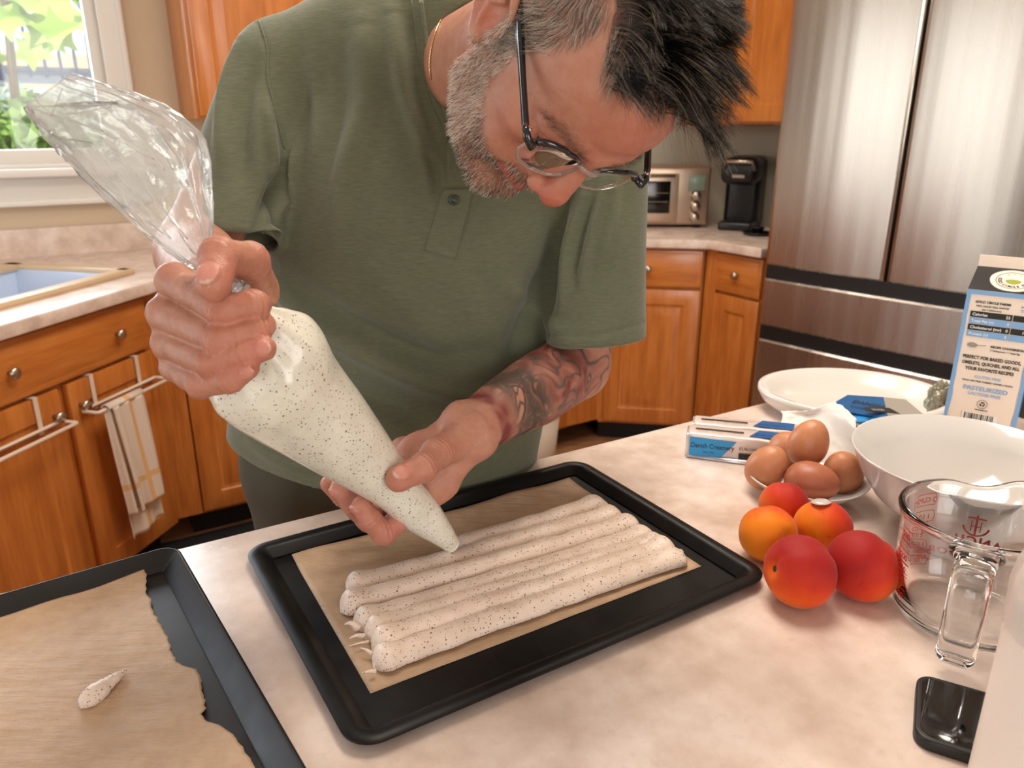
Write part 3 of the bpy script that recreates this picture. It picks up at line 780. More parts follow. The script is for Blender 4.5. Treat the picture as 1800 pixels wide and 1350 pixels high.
pq = [onz(513, 977, .914), onz(1000, 840, .914), onz(1233, 993, .914), onz(651, 1216, .914)]
def lift1(s, t): return .004 * max(0, 1 - t * 9) * (.3 + .7 * math.sin(s * 9 + 1) ** 2)
sheet('parchment', 'brown parchment sheet lying under the piped meringue stripes', 'parchment', pq, TZ + .0016, 60, 40, None, .0004, 1.0, lift1)
tears = [(0, .008), (.04, .007), (.07, .003), (.10, .001), (.13, .003), (.16, .0), (.3, .002), (.38, .0), (.40, .003), (.425, .012), (.46, .013), (.50, .009), (.55, .007), (.565, .001), (.585, .002), (.60, .009), (.63, .016), (.70, .02), (.8, .02), (1, .02)]
def torn(t): return float(np.interp(t, *zip(*tears))) + .0018 * mnoise.noise(Vector((t * 60, 2, 0))) + .0008 * mnoise.noise(Vector((t * 200, 5, 0)))
p2 = [onz(-60, 1108, .914), onz(240, 1012, .914), onz(352, 1260, .914), onz(-60, 1600, .914)]
e1 = (p2[2] - p2[1]); p2[2] = p2[1] + e1 * 1.75
def lift2(s, t): return .0025 * max(0, (s - .72) / .28) * (1 - .5 * t) + .0035 * max(0, 1 - t * 12)
sheet('parchment', 'large brown parchment sheet with a torn right edge on the left tray', 'parchment', p2, TZ + .0016, 70, 130, torn, .0009, 5.0, lift2)

def meringue_mat():
    t = NT('speckled_meringue'); v = t.coord('Object')
    c = t.ramp(t.noise(v, 40, 3), [(.3, rgb(218, 196, 178)), (.7, rgb(232, 213, 197))])
    w = t.noise(v, 35, 2, out=1); vv = t.n('ShaderNodeVectorMath', operation='ADD'); sc_ = t.n('ShaderNodeVectorMath', operation='SCALE')
    t.set(sc_, 0, w); sc_.inputs['Scale'].default_value = .004; t.set(vv, 0, v); t.t.links.new(sc_.outputs[0], vv.inputs[1])
    def specks(scale, thr, dens):
        x = t.n('ShaderNodeTexVoronoi', feature='F1', ins={'Vector': vv.outputs[0], 'Scale': scale})
        sep = t.n('ShaderNodeSeparateColor'); t.t.links.new(x.outputs['Color'], sep.inputs[0])
        size = t.math('MULTIPLY', sep.outputs[0], thr)
        return t.math('MULTIPLY', t.math('LESS_THAN', x.outputs['Distance'], size), t.math('LESS_THAN', sep.outputs[1], dens))
    s = t.math('MAXIMUM', specks(460, .36, .70), specks(230, .24, .55))
    c = t.mix(t.math('MULTIPLY', s, .82), c, rgb(92, 62, 40))
    b = t.noise(v, 160, 4, .6)
    t.bsdf(color=c, rough=.42, sss=.25, sssr=(1.0, .7, .5), ssss=.004, spec=.4, normal=t.bump(b, .35, .0015)); return t.m
M_MER = meringue_mat()
ms = thing('piped_meringue', 'speckled meringue piped in seven touching stripes on the parchment', 'meringue', (*onz(900, 1030, TZ)[:2], TZ + .002))
def strip(pl, pr, w, h, seed, knob_l=1.0, knob_r=1.0, zo=0.0):
    n, m = 150, 22
    a, b = onz(*pl, TZ + .006)[:2], onz(*pr, TZ + .006)[:2]; d = (b - a) / np.linalg.norm(b - a); nn = V2(-d[1], d[0]); V = []
    L = np.linalg.norm(b - a)
    for i in range(n):
        s = i / (n - 1) * L
        wv = .0022 * mnoise.noise(Vector((s * 14, seed, 0))) + .0010 * mnoise.noise(Vector((s * 45, seed, 3)))
        end = min(s, L - s); env = math.sqrt(max(0.0, 1 - max(0, 1 - end / (w * .9)) ** 2))
        bl = 1 + .22 * knob_l * math.exp(-((s - w * .9) / .012) ** 2) + .20 * knob_r * math.exp(-((L - s - w * .9) / .012) ** 2)
        ww = w * bl * (1 + .10 * mnoise.noise(Vector((s * 30, seed * 3, 1)))) * env + 1e-5
        hh = h * bl * (1 + .12 * mnoise.noise(Vector((s * 38, seed * 5, 7)))) * env + 1e-5
        c = a + d * s + nn * wv
        for j in range(m):
            th = 2 * math.pi * j / m; cx_, sz = math.cos(th), math.sin(th)
            rr = 1 + .035 * mnoise.noise(Vector((s * 70 + cx_, sz * 2 + seed, seed)))
            z = hh * (sz * rr if sz > 0 else sz * .35) 
            p = c + nn * ww * cx_ * rr * (1 if sz > -.5 else .9); V.append((p[0], p[1], TZ + .0028 + hh * .33 + z + zo))
    F = grid_faces(n, m, True) + [tuple(range(m)), tuple((n - 1) * m + k for k in range(m - 1, -1, -1))]
    return mk('stripe', V, F, M_MER, ms, smooth=True, world=True)
SL_ = [((803, 962), (1062, 884)), ((608, 1036), (1090, 904)), ((598, 1072), (1120, 922)), ((622, 1100), (1146, 938)), ((640, 1118), (1165, 952)), ((652, 1138), (1182, 962)), ((655, 1168), (1200, 976))]
for i, (l, r) in enumerate(SL_): strip(l, r, .0138 + .0008 * (i % 2) + (.0006 if i == 6 else 0), .0100 + .0010 * (i % 3), 3.1 * i + 1, .5 if i == 0 else 1.0)
def peak(px, py, dx, dy, r, h, n=10):
    p = onz(px, py, TZ + .008); q = onz(px + dx, py + dy, TZ + .01)
    P = curve_pts([p, p * .5 + q * .5 + np.array([0, 0, h * .8]), q + np.array([0, 0, h * .35])], n); rr = np.linspace(r * .75, r * .10, n)
    return tube(P, rr, 9)
pk = [peak(625, 1030, -6, -10, .0085, .010), peak(612, 1065, 14, -10, .006, .008), peak(630, 1105, -24, -4, .006, .006), peak(640, 1118, -26, 6, .004, .003), peak(648, 1128, -34, 8, .0022, .001), peak(655, 1150, -22, -10, .003, .002), peak(660, 1180, -24, 4, .0032, .001), peak(1195, 972, 4, 10, .006, .004), peak(1066, 890, -14, -10, .005, .004)]
for vf_ in pk: mk('peak', *vf_, M_MER, ms, smooth=True, world=True)
# lone dab on the left sheet
P = curve_pts([onz(140, 1243, TZ + .005), onz(160, 1224, TZ + .007), onz(190, 1200, TZ + .007), onz(222, 1177, TZ + .006)], 40)
v, f = tube(P, interp(np.linspace(0, 1, 40), [0, .08, .3, .6, .85, 1], [.0015, .006, .0095, .0065, .0035, .0008]), 18)
v[:, 2] = TZ + .003 + (v[:, 2] - (TZ + .0065)) * .75 + .003; v += np.random.default_rng(3).normal(0, .00025, v.shape)
db = mk('meringue_dab', v, f, M_MER, smooth=True); tag(db, 'single pointed dab of speckled meringue on the left parchment', 'meringue')

# ------------------------------------------------------------------ eggs on a saucer
M_PORC = plain('glazed_porcelain', rgb(212, 207, 202), .12, coat=.5, coatr=.04)
ec = onz(1414, 868, .91)
v, f = lathe([(.0001, .003), (.030, .003), (.034, 0), (.038, .0005), (.040, .004), (.060, .014), (.0735, .027), (.0745, .0285), (.0728, .029), (.058, .018), (.036, .0075), (.0001, .0065)], 64)
ds = mk('saucer', v, f, M_PORC, smooth=True); ds.location = (ec[0], ec[1], .9102); tag(ds, 'small white saucer holding five brown eggs', 'saucer')
def egg_mat(nm, a, b):
    t = NT(nm); v = t.coord('Object'); n = t.noise(v, 60, 5, .6); s = t.noise(v, 420, 2)
    c = t.ramp(n, [(.3, a), (.7, b)]); c = t.mix(t.ramp(s, [(.70, (0, 0, 0)), (.76, (.4, .4, .4))]), c, rgb(140, 84, 52))
    t.bsdf(color=c, rough=.42, sss=.1, sssr=(1, .5, .3), ssss=.004, normal=t.bump(s, .05, .0004)); return t.m
M_EGG = [egg_mat('brown_eggshell', rgb(186, 120, 80), rgb(204, 140, 100)), egg_mat('darker_brown_eggshell', rgb(166, 96, 66), rgb(182, 110, 78))]
def egg_vf(l=.057, w=.0435, n=36, m=24):
    P = []
    for i in range(m + 1):
        a = math.pi * i / m; z = -math.cos(a); r = math.sin(a) * (1 - .12 * z)
        P.append((max(r, 1e-4) * w / 2, z * l / 2))
    return lathe(P, n)
eggs = [((1348, 821), .036, (20, 18, 10), 0, 'brown egg at the left side of the saucer', 1.03),
        ((1421, 779), .060, (6, 14, 0), 0, 'topmost brown egg, resting on the others on the saucer', 1.06),
        ((1427, 847), .034, (86, 0, 62), 1, 'dark brown egg lying on its side at the front of the saucer', 1.05),
        ((1482, 830), .035, (25, -20, 0), 0, 'brown egg at the right side of the saucer, against the white bowl', 1.03),
        ((1388, 790), .036, (70, 0, 20), 0, 'mostly hidden brown egg behind the topmost egg', 1.0)]
for (q, hh, rot, mi, lab, sc_) in eggs:
    v, f = egg_vf(); p = onz(q[0], q[1], .91 + hh)
    o = mk('egg', v * sc_ * 1.08, f, M_EGG[mi], smooth=True); o.location = p; o.rotation_euler = [math.radians(x) for x in rot]; tag(o, lab, 'egg', 'brown eggs on the saucer')

# ------------------------------------------------------------------ apricots
def apricot_mat():
    t = NT('apricot_skin'); a = t.n('ShaderNodeAttribute', attribute_name='blush'); v = t.coord('Object'); n = t.noise(v, 45, 4, .6); k = t.noise(v, 12, 2)
    f = t.math('ADD', a.outputs['Fac'], t.math('MULTIPLY', t.math('SUBTRACT', n, .5), .35))
    c = t.ramp(f, [(.05, rgb(232, 128, 16)), (.35, rgb(222, 84, 12)), (.62, rgb(200, 50, 20)), (.95, rgb(160, 24, 22))])
    sp = t.noise(v, 300, 2); c = t.mix(t.ramp(sp, [(.66, (0, 0, 0)), (.74, (.35, .35, .35))]), c, rgb(120, 40, 20))
    t.bsdf(color=c, rough=.62, spec=.25, sss=.04, sssr=(1, .35, .15), ssss=.004, sheen=.08, normal=t.bump(sp, .05, .0005)); return t.m
M_APR = apricot_mat()
M_STEM = plain('apricot_stem_scar', rgb(84, 46, 20), .8)
def apricot(label, q, r, hh, stem_dir, suture, blush_dir, blush0, z=.91):
    """r radius; stem_dir where the stem dimple looks; blush_dir the sunny cheek"""
    n, m = 44, 32; V = []; B = []
    sd = np.array(stem_dir, float); sd /= np.linalg.norm(sd); su = np.array(suture, float); su -= sd * (su @ sd); su /= np.linalg.norm(su); sv = np.cross(sd, su)
    bd = np.array(blush_dir, float); bd /= np.linalg.norm(bd)
    for i in range(m + 1):
        th = math.pi * i / m
        for j in range(n):
            ph = 2 * math.pi * j / n
            z_ = math.cos(th); x_ = math.sin(th) * math.cos(ph); y_ = math.sin(th) * math.sin(ph)
            rad = r * (1 - .20 * math.exp(-(th / .30) ** 2) - .035 * math.exp(-((math.pi - th) / .3) ** 2))
            rad *= 1 + .02 * mnoise.noise(Vector((x_ * 2 + q[0], y_ * 2, z_ * 2)))
            rad *= 1 - .055 * math.exp(-(ph if ph < math.pi else ph - 2 * math.pi) ** 2 / .035) * math.sin(th) ** .5
            d = su * x_ + sv * y_ * 1.03 + sd * z_ * .97
            V.append(d * rad); B.append(blush0 + .5 * (d @ bd) - .35 * math.exp(-(th / .35) ** 2))
    F = grid_faces(m + 1, n, True)
    p = onz(q[0], q[1], z + hh)
    t = thing('apricot', label, 'apricot', p, 0, 'red-cheeked apricots')
    o = mk('flesh', V, F, M_APR, t, smooth=True); at_ = o.data.attributes.new('blush', 'FLOAT', 'POINT'); at_.data.foreach_set('value', B)
    c = sd * r * .80; sc_ = [c + .09 * r * (math.cos(a) * su + math.sin(a) * sv) for a in np.linspace(0, 2 * math.pi, 9)[:-1]]
    mk('stem_scar', np.array(sc_ + [c + sd * r * .012]), [(i, (i + 1) % 8, 8) for i in range(8)], M_STEM, t)
    return t
cam_dir = -np.array([.35, .75, -.45])
APR = [apricot('small red-orange apricot at the back, against the saucer', (1378, 888), .0275, .025, (.2, .9, .3), (0, .3, 1), (.6, 0, .8), .45),
       apricot('orange apricot at the left with its dimpled stem end facing the camera', (1350, 938), .0305, .030, (.38, -.70, .22), (0, .2, 1), (.3, .9, .5), .10),
       apricot('middle orange-red apricot with a clear sticker on top', (1446, 927), .030, .030, (.3, .8, .2), (-.3, -.2, 1), (.9, .1, .5), .28),
       apricot('large dark red apricot nearest the camera, beside the tray corner', (1406, 1004), .0345, .0345, (-.85, -.15, .18), (.3, -.2, 1), (.25, .1, .9), .66),
       apricot('large crimson apricot at the right, against the measuring cup', (1515, 995), .0345, .034, (.5, .8, .2), (.3, -.5, .9), (-.6, .0, .7), .66)]
v, f = lathe([(.0001, .0012), (.006, .0010), (.0105, -.0004), (.0105, -.0008), (.0001, .0002)], 20)
st = mk('sticker', v, f, plain('clear_sticker', rgb(206, 196, 190), .15, coat=.6), APR[2], smooth=True, label='small pale sticker'); st.location = (-.005, .002, .0308); st.rotation_euler = (-.15, -.1, 0)

# ------------------------------------------------------------------ white bowl
bc = onz(1706, 806, 1.0)
v, f = lathe([(.0001, .004), (.040, .004), (.042, 0), (.047, 0), (.050, .006), (.075, .020), (.100, .043), (.118, .070), (.1285, .0955), (.1300, .0985), (.1295, .1000), (.1275, .0995), (.1145, .070), (.096, .046), (.070, .0245), (.045, .0125), (.0001, .0105)], 96)
bw = mk('mixing_bowl', v * .955, f, M_PORC, smooth=True); bw.location = (bc[0], bc[1], .9102); tag(bw, 'large white porcelain bowl behind the glass measuring cup', 'bowl')

# ------------------------------------------------------------------ measuring cup with red print
M_RED = plain('red_enamel_print', rgb(196, 30, 34), .4)
cpos = onz(1694, 1074, .915)[:2]
CRd, CH = .0615, .100
cup = thing('measuring_cup', 'clear glass measuring cup with red scale marks, handle towards the camera', 'measuring cup', (*cpos, .9104), 0)
cup.scale = (1.10, 1.10, 1.10)
hd = -math.radians(124); sd_ = hd + math.pi - .33        # handle direction, spout direction
na = 120; prof = [(.0, .0), (.048, .0), (.0545, .003), (.0575, .009), (.0598, .05), (CRd, .088), (CRd + .0028, .094), (CRd + .0036, .098), (CRd + .0022, .1005), (CRd - .0012, .1002), (CRd - .0034, .097), (CRd - .0042, .088), (.0553, .05), (.0530, .014), (.0480, .008), (.0, .0075)]
V = []
for r, z in prof:
    for k in range(na):
        a = 2 * math.pi * k / na; da = (a - sd_ + math.pi) % (2 * math.pi) - math.pi
        u_ = max(0, (z - .060) / .04); sp_ = math.exp(-(da / .20) ** 2) * u_ ** 1.6
        sag = -.004 * math.exp(-((abs(da) - .5) / .25) ** 2) * u_ ** 2
        rr = max(r, 1e-4) + .017 * sp_; V.append((rr * math.cos(a), rr * math.sin(a), z + .004 * sp_ + sag))
F = grid_faces(len(prof), na, True)
mk('vessel', V, F, M_GLASS, cup, smooth=True)
# handle: rectangular strap, open at the lower end
hx, hy = math.cos(hd), math.sin(hd)
def hp(r, z): return (r * hx, r * hy, z)
path = curve_pts([hp(.058, .090), hp(.070, .0915), hp(.086, .088), hp(.0945, .078), hp(.097, .060), hp(.0965, .040), hp(.0935, .022), hp(.089, .012), hp(.084, .010)], 40)
T = np.gradient(path, axis=0); T /= np.linalg.norm(T, axis=1)[:, None]; side = np.array([-hy, hx, 0]); V = []
sec = roundrect(.027, .0125, .0055, 4); ns = len(sec)
for i, (p, t_) in enumerate(zip(path, T)):
    nn = np.cross(t_, side); k = 1.0 if i < 36 else 1 - .12 * (i - 35)
    flare = 1 + .45 * math.exp(-(i / 5.0) ** 2)
    V += [p + side * x * k * flare + nn * (y * k - .0025 * (1 - (x / .0135) ** 2) * (y < 0)) for x, y in sec]
F = grid_faces(40, ns, True) + [tuple(range(ns - 1, -1, -1)), tuple(39 * ns + k for k in range(ns))]
mk('handle', V, F, M_GLASS, cup, smooth=True)
def on_cup(v, ang, z0, inside=False, flip=False):
    """bend flat lettering (x along, y up) round the outside of the cup; reads from outside"""
    v = np.asarray(v, float); r = CRd - .0015 + .00045; z = z0 + v[:, 1]
    rad = np.interp(z, [.009, .05, .088], [.0575, .0598, CRd]) + .0003
    a = ang + v[:, 0] / rad
    return np.stack([rad * np.cos(a), rad * np.sin(a), z], 1)
prints = []
def cup_text(s, size, ang, z, align='CENTER', bold=0.0, spacing=1.0):
    v, f = text_vf(s, size, 0, align, spacing, bold); prints.append((on_cup(v, ang, z), f))
def cup_line(pts, w=.0008):
    P = np.asarray(pts, float); d = np.diff(P, axis=0)
    for p, q in zip(P[:-1], P[1:]):
        t_ = (q - p) / (np.linalg.norm(q - p) + 1e-9); n_ = V2(-t_[1], t_[0]) * w / 2; t_ = t_ * w * .3
        k = max(1, int(np.linalg.norm(q - p) / .003)); vs = []
        for i in range(k + 1): c = p - t_ + (q - p + 2 * t_) * i / k; vs += [c + n_, c - n_]
        prints.append((on_cup([(x, y) for x, y in vs], CA, CZ0), [(2 * i, 2 * i + 1, 2 * i + 3, 2 * i + 2) for i in range(k)]))
# logo opposite the handle (seen mirrored through the far wall)
CA, CZ0 = hd + math.pi + .24, .0
cup_text('ANCHOR', .0120, CA - .06, .0395, bold=.0005, spacing=1.25)
cup_text('OVEN', .0075, CA + .52, .036, bold=.0003); cup_text('SAFE', .0075, CA + .52, .028, bold=.0003)
ax = -.010
cup_line([(ax, .0490), (ax, .0690)], .0018); cup_line([(ax - .007, .0660), (ax + .007, .0660)], .0014)
cup_line([(ax + .0022 * math.cos(t), .0713 + .0022 * math.sin(t)) for t in np.linspace(0, 2 * math.pi, 12)], .0010)
cup_line([(ax + .0105 * math.sin(t), .0595 - .0105 * math.cos(t)) for t in np.linspace(-1.35, 1.35, 14)], .0017)
cup_line([(ax - .0038, .0530), (ax - .0038, .0630)], .0009); cup_line([(ax + .0038, .0530), (ax + .0038, .0630)], .0009); cup_line([(ax - .0038, .0580), (ax + .0038, .0580)], .0009)
# cup scale to the left, millilitres on the other side
CA = hd + math.pi + 1.02
for z, s, bx in ((.082, '2 CUPS', 1), (.0655, '1 1/2', 1), (.058, '1 1/3', 0), (.0475, '1 CUP', 1), (.038, '2/3', 0), (.0265, '1/2', 1)):
    cup_text(s, .0068, CA - .13, z - .0024, 'CENTER', .0002)
    if bx:
        cup_line([(-.018, z - .0052), (.0035, z - .0052)]); cup_line([(-.018, z + .0058), (.0035, z + .0058)]); cup_line([(-.018, z - .0052), (-.0195, z), (-.018, z + .0058)]); cup_line([(.0035, z - .0052), (.0035, z + .0058)])
    cup_line([(.0035, z), (.0075, z)])
cup_line([(.0075, .0265), (.0075, .082)])
CA = hd - 1.0
for z, s in ((.078, '500'), (.058, '300'), (.047, '250'), (.038, '200'), (.022, '100')):
    cup_text(s, .0075, CA, z - .0026, 'CENTER', .0002); cup_line([(-.016, z), (-.009, z)])
    cup_line([(-.008, z - .0055), (.008, z - .0055)]); cup_line([(-.008, z + .006), (.008, z + .006)])
cup_line([(-.016, .022), (-.016, .078)])
v, f = join(*prints); pr_ = mk('print', v, f, M_RED, cup, label='red printed letters, scale and anchor emblem'); pr_['kind'] = 'stuff'

# ------------------------------------------------------------------ phone
ph0 = onz(1612, 1180, .92)[:2]; ph1 = onz(1604, 1306, .915)[:2]; pd = (ph0 - ph1) / np.linalg.norm(ph0 - ph1); px_ = V2(pd[1], -pd[0])
pw = .080; pcn = (ph0 + ph1) / 2 + px_ * .080
phn = thing('phone', 'black phone in a dark case lying face up beside the measuring cup', 'phone', (*pcn, .9102), math.atan2(px_[1], px_[0]))
bm = prism(roundrect(.160, .081, .013), 0, .0105, .002, 3); frombm('case', bm, plain('black_rubber_case', rgb(16, 16, 17), .45), phn, angle=.6)
bm = prism(roundrect(.152, .073, .010), .0100, .0108, .0003, 1); frombm('screen', bm, plain('black_glass_screen', rgb(6, 6, 8), .06, spec=.6, coat=.5, coatr=.03), phn, angle=.6)
for x0, l in ((-.035, .012), (-.015, .016), (.008, .016)): box('side_button', (x0, .0408, .006), (l, .0014, .003), M_BLACK, phn, .0005)
bm = prism(roundrect(.004, .018, .0018, 4), .0108, .0110); frombm('speaker_slot', bm, M_DARK, phn)

# ------------------------------------------------------------------ white jar cut by the right edge, close to the camera
jp = at(1925, 1140, .47)
jar = thing('plastic_jar', 'out-of-focus white plastic jar with a clear domed shoulder at the right edge', 'jar', (jp[0], jp[1], .9104))
M_JAR = plain('milky_plastic', rgb(238, 226, 216), .38, sss=.1, ssss=.01)
v, f = lathe([(.0001, .002), (.040, .002), (.044, .0), (.047, .003), (.048, .012), (.0480, .150), (.0470, .178), (.044, .190), (.036, .198), (.029, .201), (.029, .212), (.0001, .212)], 64)
mk('body', v, f, M_JAR, jar, smooth=True)
def film_clear():
    t = NT('clear_plastic_lid'); tr = t.n('ShaderNodeBsdfTransparent'); gl = t.n('ShaderNodeBsdfGlossy', ins={'Roughness': .15, 'Color': (.9, .88, .86, 1)}); df = t.n('ShaderNodeBsdfDiffuse', ins={'Color': (.8, .76, .72, 1)})
    a = t.n('ShaderNodeMixShader', ins={0: .35}); t.set(a, 1, tr.outputs[0]); t.set(a, 2, df.outputs[0])
    b = t.n('ShaderNodeMixShader', ins={0: .12}); t.set(b, 1, a.outputs[0]); t.set(b, 2, gl.outputs[0]); t.t.links.new(b.outputs[0], t.out.inputs[0]); return t.m
v, f = lathe([(.0492, .150), (.0500, .176), (.0485, .190), (.0440, .202), (.036, .210), (.032, .214), (.032, .224), (.030, .227), (.0001, .227)], 64)
mk('lid', v, f, film_clear(), jar, smooth=True, label='clear domed lid')
# ------------------------------------------------------------------ butter sticks, torn wrapper, scale, carton
M_FOIL = plain('pale_foil_wrap', rgb(226, 208, 200), .32, .25)
M_FOILS = plain('silver_foil', rgb(220, 220, 224), .25, .7)
M_BLUE = plain('bright_blue_print', rgb(36, 150, 214), .35)
M_BLUED = plain('deep_blue_print', rgb(22, 88, 150), .4)
M_INK = plain('black_print', rgb(26, 24, 24), .5)
M_GREYI = plain('grey_print', rgb(150, 142, 134), .5)
def flat_poly(name, pts, mat, parent, M, th=.0003):
    """thin printed patch: 2D points placed by matrix M (x right, y up, z out)"""
    bm = prism(pts, 0, th); o = frombm(name, bm, mat, parent); o.data.transform(M); return o
def flat_text(name, s, size, mat, parent, M, x, y, align='LEFT', bold=0.0, spacing=1.0, rot=0.0, sx=1.0):
    v, f = text_vf(s, size, 0, align, spacing, bold)
    c, si = math.cos(rot), math.sin(rot)
    v = np.stack([x + (c * v[:, 0] * sx - si * v[:, 1]), y + (si * v[:, 0] * sx + c * v[:, 1]), np.full(len(v), .0006)], 1)
    o = mk(name, v, f, mat, parent); o.data.transform(M); return o
def facem(o, x, y, z):
    M = Matrix.Identity(4)
    for i, a in enumerate((x, y, z)):
        for k in range(3): M[k][i] = a[k]
    for k in range(3): M[k][3] = o[k]
    return M
bl0 = onz(1206, 803, .91); bdir = V2(.964, -.265); ba = math.atan2(bdir[1], bdir[0])
BL, BW, BH = .145, .036, .036
def butter(label, off, sh, tilt):
    t = thing('butter_stick', label, 'butter', (bl0[0] + sh * bdir[0] - off * bdir[1], bl0[1] + sh * bdir[1] + off * bdir[0], .9102), ba + tilt, 'foil wrapped butter sticks')
    bm = bmesh.new(); bm_box(bm, (BL / 2, BW / 2, BH / 2), (BL, BW, BH), .003, 2)
    bmesh.ops.subdivide_edges(bm, edges=[e for e in bm.edges if abs(e.verts[0].co.x - e.verts[1].co.x) > .1], cuts=24)
    for v in bm.verts: v.co += Vector((0, 1, 1)) * .0010 * mnoise.noise(v.co * 60 + Vector((off * 100, 0, 0)))
    frombm('stick', bm, M_FOIL, t, angle=.9)
    for x in (.0, BL):
        box('foil_end', (x, BW / 2, BH / 2), (.004, BW - .004, BH - .003), M_FOILS, t, .001)
    mk('foil_seam', *tube([(0, -.001, .002), (BL * .5, -.004, .0025), (BL, -.001, .002)], [.002, .004, .002], 6), M_FOILS, t, smooth=True)
    F = facem((0, -.0018, 0), (1, 0, 0), (0, 0, 1), (0, -1, 0)); T = facem((0, 0, BH + .0012), (1, 0, 0), (0, 1, 0), (0, 0, 1))
    flat_poly('blue_print', [(.003, .007), (.006, .004), (.046, .004), (.066, BH - .006), (.003, BH - .004)], M_BLUE, t, F)
    flat_text('lettering', 'Danish Creamery', .0100, M_INK, t, F, .005, .017, bold=.0001, sx=.82)
    flat_text('lettering', 'Since 1895', .0035, M_INK, t, F, .022, .010)
    flat_text('lettering', 'EUROPEAN STYLE', .0065, M_INK, t, F, .070, .019); flat_poly('black_print', [(.070, .006), (.125, .006), (.125, .014), (.070, .014)], M_INK, t, F)
    flat_poly('blue_print', [(.082, .007), (.136, .004), (.140, BW - .006), (.096, BW - .004)], M_BLUED, t, T)
    flat_poly('black_print', [(.010, .017), (.075, .017), (.075, .0205), (.010, .0205)], M_INK, t, T)
    flat_text('lettering', 'SALTED  BUTTER  UNSALTED', .0048, M_GREYI, t, T, .012, .009); flat_text('lettering', 'Danish Creamery', .0062, M_INK, t, T, .090, .013, sx=.8)
    return t
butter('foil-wrapped butter stick in front, its blue printed side facing the camera', 0, 0, 0)
butter('foil-wrapped butter stick behind the front one', BW + .003, .006, .02)

# torn white paper, crumpled into a ridge behind the eggs
M_PAPER = NT('white_paper'); M_PAPER.bsdf(color=rgb(232, 226, 220), rough=.7, sss=.0, normal=M_PAPER.bump(M_PAPER.noise(M_PAPER.coord('Object'), 70, 4), .25, .002)); M_PAPER = M_PAPER.m
pp0 = onz(1345, 800, .91); pp1 = onz(1530, 815, .91)
def paper(name, label, cat, cols, seed, rough=.004, mat=None, nu=34):
    """cols: list of (px, py, z) rows spanning the sheet, interpolated smoothly"""
    rows = [np.array([onz(px, py, z) for px, py, z in r]) for r in cols]
    P = np.array([curve_pts(r, nu) for r in rows]); t_ = np.linspace(0, len(rows) - 1, 30)
    G_ = interp(t_, np.arange(len(rows)), P.reshape(len(rows), -1)).reshape(30, nu, 3)
    for i in range(30):
        for j in range(nu):
            k = mnoise.noise(Vector((i * .35, j * .3, seed))) + .5 * abs(mnoise.noise(Vector((i * .8, j * .7, seed + 5))))
            G_[i, j] += np.array([.3, -.3, .8]) * rough * k
            if i == 29: G_[i, j, 2] += .003 * mnoise.noise(Vector((j * 1.7, seed, 1)))
    G_[..., 2] = np.maximum(G_[..., 2], .9112)
    o = mk(name, G_.reshape(-1, 3), grid_faces(30, nu), mat or M_PAPER, smooth=True)
    m = o.modifiers.new('thick', 'SOLIDIFY'); m.thickness = .0006
    tag(o, label, cat); return o
paper('torn_paper', 'crumpled white paper with a torn edge standing behind the eggs', 'paper',
      [[(1352, 800, .912), (1420, 805, .913), (1480, 815, .914), (1528, 826, .914)],
       [(1362, 765, .925), (1420, 765, .932), (1480, 778, .938), (1520, 795, .940)],
       [(1375, 735, .940), (1425, 735, .945), (1470, 732, .966), (1505, 752, .966)],
       [(1372, 722, .945), (1420, 722, .955), (1462, 708, .975), (1505, 735, .972)]], 3.0)

# kitchen scale: white, shallow, with a thick rim and grey keys on it
scp = onz(1498, 699, .935)
sa = math.radians(-8)
kscale = thing('kitchen_scale', 'white oval kitchen scale with a dished top at the back of the island', 'kitchen scale', (scp[0], scp[1], .9102), sa)
v, f = lathe([(.0001, .010), (.085, .010), (.100, .012), (.120, .024), (.134, .037), (.140, .0395), (.147, .0375), (.1475, .031), (.140, .018), (.120, .004), (.116, .0), (.0001, .0)], 72)
v[:, 1] *= .80; v[:, 0] *= 1.0
mk('body', v, f, plain('white_scale_plastic', rgb(220, 214, 207), .3, coat=.3), kscale, smooth=True)
def rim_patch(a0, a1, r0, r1, mat, nm):
    n = 8; V = []
    for i in range(n + 1):
        a = a0 + (a1 - a0) * i / n
        for r in (r0, r1):
            z = np.interp(r, [.100, .120, .134, .140, .147], [.012, .024, .037, .0395, .0375]) + .0007
            V.append((r * math.cos(a), .8 * r * math.sin(a), z))
    mk(nm, V, [(2 * i, 2 * i + 1, 2 * i + 3, 2 * i + 2) for i in range(n)], mat, kscale, smooth=True)
M_KEY = plain('grey_scale_key', rgb(178, 172, 164), .4)
rim_patch(math.radians(196), math.radians(222), .122, .142, plain('grey_scale_display', rgb(146, 146, 138), .25), 'display'); rim_patch(math.radians(176), math.radians(188), .126, .142, M_KEY, 'key')
# flattened butter carton leaning in the dish
def card(t, name, quad, mat, th=.0008, label=None):
    q = [np.asarray(p, float) for p in quad]; n = np.cross(q[1] - q[0], q[3] - q[0]); n /= np.linalg.norm(n)
    V = q + [p - n * th for p in q]; F = [(0, 1, 2, 3), (7, 6, 5, 4), (0, 4, 5, 1), (1, 5, 6, 2), (2, 6, 7, 3), (3, 7, 4, 0)]
    return mk(name, V, F, mat, t, world=True, label=label)
bx = thing('butter_carton', 'opened butter carton with deep blue and grey panels lying on the scale', 'carton', (scp[0] + .02, scp[1] - .06, .93))
M_CARD = plain('grey_card', rgb(160, 152, 142), .6); M_CARDB = plain('blue_card', rgb(12, 84, 140), .4); M_TANC = plain('tan_card', rgb(226, 196, 164), .6); M_CYAN = plain('cyan_card', rgb(24, 136, 206), .4)
a_, b_, c_, d_ = onz(1452, 716, .952), onz(1562, 738, .960), onz(1553, 698, .966), onz(1490, 694, .962)
card(bx, 'blue_panel', [a_, b_, c_, d_], M_CARDB)
